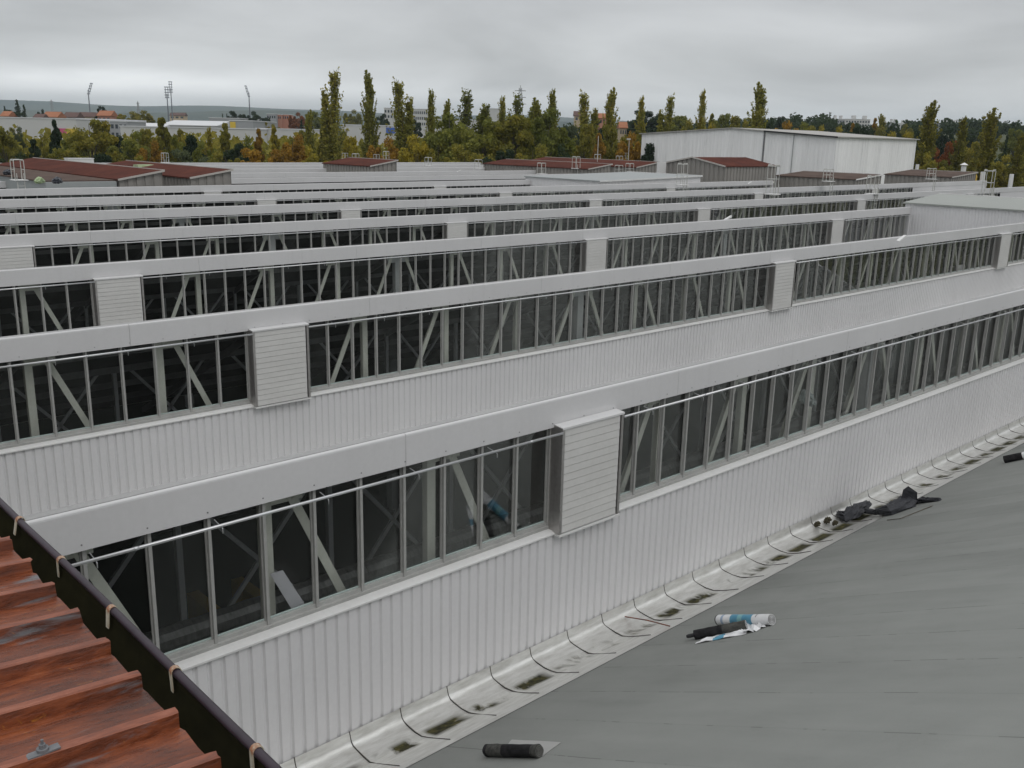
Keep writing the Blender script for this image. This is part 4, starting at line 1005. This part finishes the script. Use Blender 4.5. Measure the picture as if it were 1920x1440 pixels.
# poplars: (kind variant, x, top y, width px, distance)
GP = 'tall poplars beyond the factory'
pops = [(1, 626, 128, 54, 186), (0, 691, 135, 44, 190), (1, 747, 147, 56, 192), (2, 808, 170, 36, 196), (0, 838, 188, 34, 206), (3, 872, 168, 74, 190), (0, 906, 205, 44, 204),
        (2, 943, 183, 36, 194), (3, 968, 176, 60, 200), (0, 1007, 186, 46, 192), (2, 1037, 170, 42, 198), (1, 1096, 170, 52, 192), (0, 1147, 167, 44, 194), (2, 1204, 182, 34, 204), (1, 1258, 176, 40, 215), (2, 1319, 170, 34, 222), (0, 1427, 157, 50, 215),
        (0, 1748, 191, 54, 190), (2, 1808, 220, 42, 196), (0, 1862, 205, 54, 184), (2, 1917, 250, 44, 182), (0, 1655, 215, 30, 330)]
desc = ['tallest yellow-green poplar with a second shorter top, leftmost of the poplars', 'slim poplar standing second from the left, with a single top', 'poplar with thin twin tops, third from the left', 'narrow short poplar alone, before the long pale office block', 'low narrow poplar just right of the office block', 'broad green poplar clump with several tops', 'low poplar at the right flank of the broad green clump',
        'left end of the dense poplar group before the lattice pylon', 'wide poplar in the middle of the dense group, the lattice pylon above it', 'green poplar in the dense group right of the pylon', 'thin-topped poplar ending the dense group at its right', 'poplar with twin bare tops above the overlapping red roofs', 'slender poplar between the red roofs and the white hall', 'sparse almost bare poplar just left of the white hall', 'poplar with ragged top behind the left part of the white hall', 'thin poplar behind the middle of the white hall', 'tall poplar rising behind the ridge of the white hall',
        'large poplar right of the white hall, beside its corner', 'smaller poplar between the two large ones at the right', 'large poplar behind the rightmost flue pipes', 'poplar cut by the right edge of the photo', 'far pale poplar above the yellow-green hedge behind the white hall']
for (v_, x, t, wd, D), lb in zip(pops, desc): tree('p', v_, x, t, wd, D, 'olive' if x > 1700 else ('green' if v_ == 3 else None), 'poplar_tree', lb, 'poplar', GP)
# broadleaf and other trees: kind, variant, x, top, width, distance, leaf
T = [('b',0,78,248,44,190,'olive'),('b',1,134,250,46,200,'green'),('b',2,202,236,34,210,'olive'),('b',4,272,236,44,205,'olive'),('b',3,336,238,46,200,'olive'),('b',0,384,262,40,170,'green'),('b',1,440,266,44,165,'dark'),('b',2,603,242,34,190,'olive'),('b',4,640,240,36,200,'green'),('b',0,18,262,40,180,'olive'),('b',1,322,250,40,185,'green'),('b',3,560,240,50,200,'olive'),('b',4,4,232,56,172,'olive'),('b',0,33,236,30,230,'greygreen'),('b',2,62,262,46,170,'dark'),('b',2,100,226,40,178,'dark'),('b',3,166,218,88,168,'olive'),('b',1,214,252,44,190,'dark'),('b',0,246,244,70,178,'green'),
 ('b',2,303,222,62,176,'olive'),('b',0,280,262,48,172,'orange'),('b',4,362,248,48,182,'dark'),('b',1,350,278,66,160,'greygreen'),('p',2,392,240,28,176,'yellow'),('b',2,421,232,46,182,'olive'),('b',0,455,254,44,184,'green'),
 ('b',2,484,242,36,178,'orange'),('b',2,514,238,40,182,'yellow'),('b',0,548,250,64,174,'orange'),('p',0,579,208,34,184,None),('b',0,30,285,60,160,'dark'),('b',1,120,276,70,158,'olive'),('b',4,185,284,70,158,'dark'),('b',0,250,290,60,156,'olive'),
 ('b',0,420,282,62,160,'olive'),('b',1,480,276,66,160,'orange'),('b',4,530,282,60,158,'orange'),('b',0,585,272,50,160,'yellow'),('b',4,655,250,48,176,'yellow'),('b',0,718,256,56,174,'orange'),('b',1,782,250,56,172,'yellow'),('b',0,822,262,50,170,'olive'),
 ('b',3,845,206,90,172,'green'),('b',3,905,218,90,170,'green'),('b',1,870,268,70,160,'olive'),('b',4,965,208,96,168,'olive'),('b',1,1018,200,84,170,'green'),('b',1,940,278,60,158,'dark'),('b',0,1000,270,80,160,'olive'),('b',1,1064,232,44,192,'greygreen'),
 ('b',4,1098,226,56,186,'olive'),('b',0,1060,270,50,164,'dark'),('b',2,1122,252,50,172,'orange'),('b',1,1150,232,50,184,'olive'),('b',0,1184,246,54,176,'orange'),('b',2,1204,230,40,184,'olive'),('b',4,1225,262,50,172,'dark'),
 ('b',1,1214,206,60,420,'dark'),('b',0,1246,212,46,420,'dark'),('b',4,1275,214,50,400,'green'),('b',0,1300,222,44,260,'olive'),('b',2,1336,214,34,320,'olive'),('b',0,1337,230,40,250,'yellow'),('b',1,1356,211,36,340,'green'),('b',4,1382,213,38,330,'olive'),
 ('b',0,1405,222,40,260,'olive'),('b',1,1440,226,50,270,'dark'),('b',1,1461,217,26,420,'dark'),('b',0,1475,226,56,280,'orange'),('b',0,1505,228,50,300,'green'),('b',1,1530,234,40,300,'olive'),('b',0,1544,234,34,290,'yellow'),('b',0,1578,236,40,285,'yellow'),
 ('b',2,1600,232,26,300,'orange'),('b',1,1612,233,44,270,'dark'),('b',1,1590,246,50,255,'dark'),('b',0,1632,240,36,275,'dark'),('b',2,1642,222,26,350,'orange'),('b',0,1668,236,20,340,'dark'),('b',0,1680,236,20,335,'dark'),('b',0,1664,246,56,262,'yellow'),('b',0,1700,245,56,258,'yellow'),('b',1,1728,242,34,270,'dark'),
 ('b',0,1700,232,30,380,'olive'),('b',1,1780,262,44,215,'rust'),('b',0,1778,238,44,300,'dark'),('b',0,1835,240,44,310,'dark'),('c',1,1890,248,20,230,None),('b',1,1836,262,50,230,'olive'),('b',0,1900,290,60,205,'olive'),('b',4,1775,296,40,190,'olive'),('b',0,1722,275,34,205,'dark'),
 ('b',1,1908,240,40,330,'green'),('b',0,1745,285,50,182,'olive'),('c',0,8,197,12,560,None),('c',1,31,184,18,540,None),('c',0,44,194,14,545,None),('b',1,22,205,36,530,'dark'),('b',1,190,198,20,560,'dark'),('b',0,76,204,16,600,'dark'),
 ('b',0,240,208,40,480,'olive'),('b',0,268,206,40,490,'olive'),('c',1,417,211,8,620,None),('c',0,425,211,8,620,None),('b',1,440,207,26,600,'dark'),('b',0,470,208,30,580,'dark'),('b',0,486,214,36,520,'dark'),('b',1,493,228,22,420,'yellow'),('c',1,505,218,14,460,None),('b',0,555,210,26,560,'rust'),
 ('b',1,585,208,34,600,'green'),('c',1,565,222,14,430,None),('b',0,516,232,22,400,'olive'),('b',1,716,212,20,560,'dark'),('b',1,775,222,26,420,'dark'),('b',0,830,212,40,520,'green'),('c',1,1116,204,20,520,None),('b',1,1110,222,40,330,'dark'),('b',0,905,212,40,480,'green'),('b',0,660,205,30,650,'olive'),('b',1,20,238,20,320,'olive')]
cname = {'olive': 'olive green', 'green': 'fresh green', 'dark': 'dark green', 'greygreen': 'grey-green', 'yellow': 'yellow', 'orange': 'orange-brown', 'rust': 'rust red', None: 'green'}
def region(x, D):
    near = D < 250
    if x < 620: return ('beyond the roofs, left of the tallest poplar' if near else 'in the distant town at left')
    if x < 1200: return ('among the poplars beyond the roofs' if near else 'on the far slope behind the poplars')
    if x < 1725: return ('beside the white hall' if near else 'on the rise behind the white hall')
    return ('right of the white hall' if near else 'far off right of the white hall')
cnt = {}
items = sorted(T, key=lambda q: q[2])
from collections import defaultdict
tots = defaultdict(int)
for q in items: tots[(q[0], q[6], region(q[2], q[5]))] += 1
for kd, v_, x, t, wd, D, lf in items:
    rg = region(x, D); key = (kd, lf, rg); i = cnt.get(key, 0); cnt[key] = i+1
    kn = {'p': 'slim poplar', 'b': 'broadleaf tree', 'c': 'pointed conifer'}[kd]
    lb = ('%s %s %s' % (cname[lf], kn, rg)) if tots[key] == 1 else ('%s %s %s, %s from the left' % (cname[lf], kn, rg, ordn(i)))
    if lf is None and kd == 'c': lb = lb.replace('green pointed', 'dark pointed')
    tree(kd, v_, x, t, wd, D, lf, {'p': 'poplar_tree', 'b': 'broadleaf_tree', 'c': 'conifer_tree'}[kd], lb, 'poplar' if kd == 'p' else 'tree', 'trees beyond the factory' if kd != 'p' else GP)
# masses of far trees that nobody could count
def wood(name, label, regions, leaf, seed):
    r = np.random.default_rng(seed); C = []
    for (pa, pb, D0, D1, h, n) in regions:
        for i in range(n):
            px = r.uniform(pa, pb); D = r.uniform(D0, D1); P = atD(px, 240, D); zb = terr(P.x, P.y); hh = h*r.uniform(.6, 1.15); rad = hh*.42; k = 90
            q = r.normal(size=(k, 3)); q /= np.linalg.norm(q, axis=1)[:, None]; q *= (r.random(k)**.4)[:, None]
            C.append(np.array([P.x, P.y, zb+hh*.55])+q*np.array([rad, rad, hh*.5]))
    C = np.concatenate(C); sz = 1.5
    me = leafmesh(name, quads(C, sz, r), LEAF[leaf]); o = link(name, me); tag(o, label, 'wood', kind='stuff')
wood('woodland', 'dark woodland filling the rise behind the white hall', [(1180, 1560, 380, 900, 10, 260), (1700, 2050, 300, 900, 9, 200), (1560, 1720, 300, 500, 7, 60), (1040, 1200, 300, 700, 9, 80)], 'dark', 5)
wood('shrubbery', 'olive undergrowth between the trees behind the factory', [(-60, 1300, 205, 262, 12.5, 420), (1680, 2000, 205, 280, 9, 120)], 'olive', 6)
wood('distant_woodland', 'far grey-green woods spread over the plain at left', [(-80, 1000, 800, 2600, 9, 420), (150, 460, 520, 800, 8, 60)], 'greygreen', 8)

# ------------------------------------------------------------------ the town behind
WH = mat('town_white', (.50, .50, .49), .7); WHR = mat('town_roof_white', (.60, .61, .62), .5); GR = mat('town_grey', (.30, .31, .32), .7); WIN = mat('town_window', (.05, .06, .07), .2)
OR = mat('orange_tiles', rough=.8, build=painted((.26, .095, .045), (.36, .15, .07), .5)); BRT = mat('brown_tiles', rough=.8, build=painted((.07, .04, .035), (.13, .07, .055), .5))
BEI = mat('beige_render', (.45, .36, .25), .8); PKR = mat('pink_render', (.42, .2, .14), .8); YEL = mat('sign_yellow', (.60, .42, .05), .6); MAG = mat('sign_pink', (.50, .08, .18), .6); BLU = mat('sign_blue', (.05, .12, .42), .6)
def bld(name, label, cat, xa, xb, ytop, D, depth=25, roof=None, wall=WH, wins=0, rows=1, pitch=0, rz=None, group=None, extra=None, hmin=None):
    a = atD(xa, ytop, D); b = atD(xb, ytop, D); cx_ = (a.x+b.x)/2; cyy = (a.y+b.y)/2; wd = (b-a).length; zt_ = (a.z+b.z)/2; zb = terr(cx_, cyy)-1; h = zt_-zb
    root = empty(name, (cx_, cyy, zb), label, cat, group, rz=YAW if rz is None else rz)
    m = MB(); m.box(-wd/2, wd/2, 0, depth, 0, h-(pitch if pitch else .0)); m.build('wall', wall, root)
    if pitch:
        m = MB(); o_ = .5
        prof = [(-o_, h-pitch), (depth/2, h), (depth+o_, h-pitch), (depth+o_, h-pitch-.3), (-o_, h-pitch-.3)]
        m.prism(prof, -wd/2-o_, wd/2+o_); m.build('roof', roof or WHR, root)
    else:
        m = MB(); m.box(-wd/2-.2, wd/2+.2, -.2, depth+.2, h+.002, h+.35); m.build('roof', roof or WHR, root)
    if wins:
        fh = min((h-pitch)*.8/rows, 3.2); ww = wd/wins
        for r_ in range(rows):
            for k in range(wins):
                x = -wd/2+ww*(k+.5); z = h-pitch-.7-fh*(r_+.62)
                if z < .5: continue
                m = MB(); m.box(x-ww*.3, x+ww*.3, -.06, .02, z, z+fh*.5); m.build('window', WIN, root)
    if extra: extra(root, wd, h, depth)
    return root
def signs(root, wd, h, depth):
    MB().box(wd*.28, wd*.39, -.3, -.05, h-5.4, h-3.4).build('sign_panel', MAG, root); MB().box(wd*.391, wd*.5, -.3, -.05, h-5.4, h-3.4).build('sign_panel', YEL, root)
bld('retail_store', 'long white retail store at the left edge with pink and yellow sign band', 'store', -30, 142, 222, 360, 60, wins=0, extra=signs)
bld('retail_store', 'white store block with dark windows, left of the low glazed pavilion', 'store', 142, 206, 224, 400, 40)
bld('pavilion', 'small grey building with two window rows beside the long white store', 'building', 206, 238, 228, 380, 20, wall=GR, wins=4, rows=2)
bld('retail_shed', 'low white retail shed before the tent-like white roof', 'store', 225, 480, 240, 330, 36, wins=0)
bld('tent_hall', 'bright white hall with a low tent-like roof in the distant retail park', 'hall', 300, 405, 225, 430, 40, pitch=2.2)
bld('tent_hall', 'smaller white vaulted roof left of the tent-like hall', 'hall', 248, 300, 230, 420, 30, pitch=2)
bld('supermarket', 'pale grey supermarket with a yellow square sign', 'store', 430, 474, 227, 400, 40, wall=GR, extra=lambda r, wd, h, d: MB().box(-wd/2+.3, -wd/2+2.6, -.3, -.05, h-3.2, h-.4).build('sign_panel', YEL, r))
bld('retail_shed', 'wide grey flat-roofed store behind the yellow-signed supermarket', 'store', 392, 450, 222, 520, 40, wall=GR)
bld('retail_shed', 'white store with blue marks right of the yellow-signed supermarket', 'store', 480, 600, 243, 345, 30, extra=lambda r, wd, h, d: MB().box(wd*.2, wd*.3, -.3, -.05, h-2.6, h-.5).build('sign_panel', BLU, r))
bld('retail_shed', 'low white shed glimpsed between poplars, with a blue band', 'store', 640, 760, 236, 370, 30, extra=lambda r, wd, h, d: MB().box(wd*.2, wd*.34, -.3, -.05, h-2.6, h-.5).build('sign_panel', BLU, r))
bld('retail_shed', 'pale sheds glimpsed through the broad green poplars', 'store', 810, 960, 226, 420, 30)
bld('retail_shed', 'white low building at the far left below the store, behind trees', 'store', 15, 130, 262, 270, 20)
bld('office_block', 'long pale office block with window rows behind the poplars', 'office', 762, 805, 205, 560, 14, wins=12, rows=3)
bld('office_block', 'pale block at the left of the long office block, half hidden', 'office', 720, 748, 203, 600, 14, wins=5, rows=2)
bld('office_block', 'plain pale block behind the gap between two poplar clumps', 'office', 905, 940, 204, 560, 20, wins=0)
bld('school', 'orange and grey school building with flat roof in the distance', 'building', 500, 517, 214, 640, 14, wall=GR, wins=4, rows=1)
bld('school', 'orange-walled wing of the distant flat-roofed building, left one', 'building', 518, 527, 215, 645, 14, wall=PKR, wins=3, rows=1)
bld('school', 'orange-walled wing of the distant flat-roofed building, right one', 'building', 529, 541, 215, 650, 14, wall=PKR, wins=3, rows=1)
hs = [(60, 76, 213, 470, WH, BRT, 'white gable house below the dark pines'), (80, 106, 209, 480, BEI, OR, 'house with the brightest orange roof'), (118, 142, 210, 520, WH, BRT, 'brown-roofed house behind the long white store'), (145, 178, 210, 560, BEI, BRT, 'wide dark-roofed house behind the floodlight'), (182, 206, 207, 500, PKR, OR, 'orange gabled house left of the small grey building'),
      (0, 14, 208, 520, BEI, OR, 'house at the extreme left edge'), (318, 345, 211, 900, BEI, BRT, 'small far house near the twin floodlights'), (1078, 1100, 208, 560, BEI, BRT, 'far house left of the dark conifer behind the poplars'), (1124, 1142, 212, 520, PKR, OR, 'pink house right of the dark conifer behind the poplars'), (1163, 1176, 228, 420, BEI, OR, 'small house with pale orange roof above the overlapping red roofs')]
for xa, xb, yt, D, wl, rf, lb in hs: bld('house', lb, 'house', xa, xb, yt, D, 9, roof=rf, wall=wl, pitch=2.6, wins=3, rows=1, group='houses in the distant town')
def stairs(root, wd, h, depth):
    for fx in (-.15, .3): MB().box(wd*fx, wd*(fx+.12), 3, 7, h+.36, h+2.6).build('lift_housing', WH, root)
ap = [(1560, 1584, 224, 620, GR, 5, 4, 'grey left end of the largest apartment block behind the hall'), (1586, 1632, 224, 640, WH, 9, 4, 'white long part of the largest apartment block behind the hall'), (1530, 1556, 228, 700, WH, 5, 3, 'pale apartment block left of the largest one'), (1670, 1684, 230, 700, GR, 3, 3, 'narrow grey apartment block between dark trees'), (1684, 1717, 232, 720, WH, 6, 3, 'pale apartment block nearest the large right poplar'),
      (1762, 1800, 231, 760, GR, 6, 3, 'grey apartment block between the poplars right of the hall'), (1830, 1860, 241, 820, GR, 6, 2, 'low far apartment block between the two right poplars'), (1872, 1912, 240, 840, GR, 7, 2, 'far apartment block near the right edge')]
for xa, xb, yt, D, wl, wn_, rw, lb in ap: bld('apartment_block', lb, 'apartments', xa, xb, yt, D, 12, wall=wl, wins=wn_, rows=rw, group='apartment blocks on the rise', extra=stairs)
# floodlight masts of the stadium
def flood(px, ytop, ybase, D, wpx, tilt, label):
    a = atD(px, ytop, D); zb = terr(a.x, a.y); h = a.z-zb; s = D/F
    r = empty('floodlight_mast', (a.x, a.y, zb), label, 'floodlight', 'stadium floodlight masts', rz=YAW)
    hh = 20*s; MB().tube([(0, 0, 0), (0, 0, h-hh*.6)], [.55, .3], 8).build('pole', mat('mast_grey', (.16, .175, .20), .6), r)
    m = MB(); wd = wpx*s
    for k in range(5):
        z = h-hh+hh*k/4.2; x = tilt*(k/4)*s*8
        m.box(x-wd/2, x+wd/2, -.3, .3, z, z+.5)
    m.bar((-wd*.3, 0, h-hh), (-wd*.3+tilt*s*8, 0, h), .3); m.bar((wd*.3, 0, h-hh), (wd*.3+tilt*s*8, 0, h), .3); m.build('lamp_rack', mat('lamp_rack_grey', (.22, .24, .28), .6), r)
flood(164, 156, 215, 620, 5, .9, 'leftmost stadium floodlight mast, its lamp rack tilted'); flood(312, 163, 225, 600, 8, 0, 'lower left one of the twin stadium floodlight masts'); flood(319, 153, 225, 680, 7, 0, 'taller right one of the twin stadium floodlight masts'); flood(466, 161, 215, 640, 4, -.7, 'stadium floodlight mast standing alone, right of the twins')
def pylon(px, ytop, D, wpx, label):
    a = atD(px, ytop, D); zb = terr(a.x, a.y); h = a.z-zb; s = D/F; wd = wpx*s; m = MB()
    for sx in (-1, 1):
        for sy in (-1, 1): m.bar((sx*wd*.5, sy*wd*.5, 0), (sx*wd*.12, sy*wd*.12, h*.96), .3)
    n = 9
    for i in range(n):
        z0, z1 = h*.96*i/n, h*.96*(i+1)/n; w0, w1 = wd*(.5-.38*i/n), wd*(.5-.38*(i+1)/n)
        m.bar((-w0, -w0, z0), (w1, -w1, z1), .16); m.bar((w0, -w0, z0), (-w1, -w1, z1), .16)
    for z in (.72, .82, .92): m.bar((-wd*.62*(1.3-z*.4), 0, h*z), (wd*.62*(1.3-z*.4), 0, h*z), .3)
    m.bar((0, 0, h*.9), (0, 0, h), .25); r = empty('lattice_pylon', (a.x, a.y, zb), label, 'pylon', 'lattice pylons', rz=YAW); m.build('lattice_tower', GR, r)
pylon(976, 160, 420, 18, 'lattice pylon rising above the dense poplar group'); pylon(258, 189, 900, 6, 'small distant lattice pylon left of the twin floodlights'); pylon(96, 186, 1200, 7, 'faint distant lattice pylon between the pines and first floodlight')

# ------------------------------------------------------------------ haze
hz = MB(); P = [FH*-300+RH*-5200, FH*-300+RH*5200, FH*8300+RH*12500, FH*8300+RH*-12500]
hz.add([(p.x, p.y, -80) for p in P]+[(p.x, p.y, 260) for p in P], [(0, 3, 2, 1), (4, 5, 6, 7), (0, 1, 5, 4), (1, 2, 6, 5), (2, 3, 7, 6), (3, 0, 4, 7)])
hm = bpy.data.materials.new('haze'); hm.use_nodes = True; t = hm.node_tree; t.nodes.remove(t.nodes['Principled BSDF'])
pv = t.nodes.new('ShaderNodeVolumePrincipled'); pv.inputs['Color'].default_value = (.74, .87, .96, 1); pv.inputs['Density'].default_value = HAZE = 8.5e-5; pv.inputs['Anisotropy'].default_value = .1
t.links.new(pv.outputs[0], t.nodes['Material Output'].inputs['Volume'])
ho = hz.build('haze', hm); tag(ho, kind='stuff')
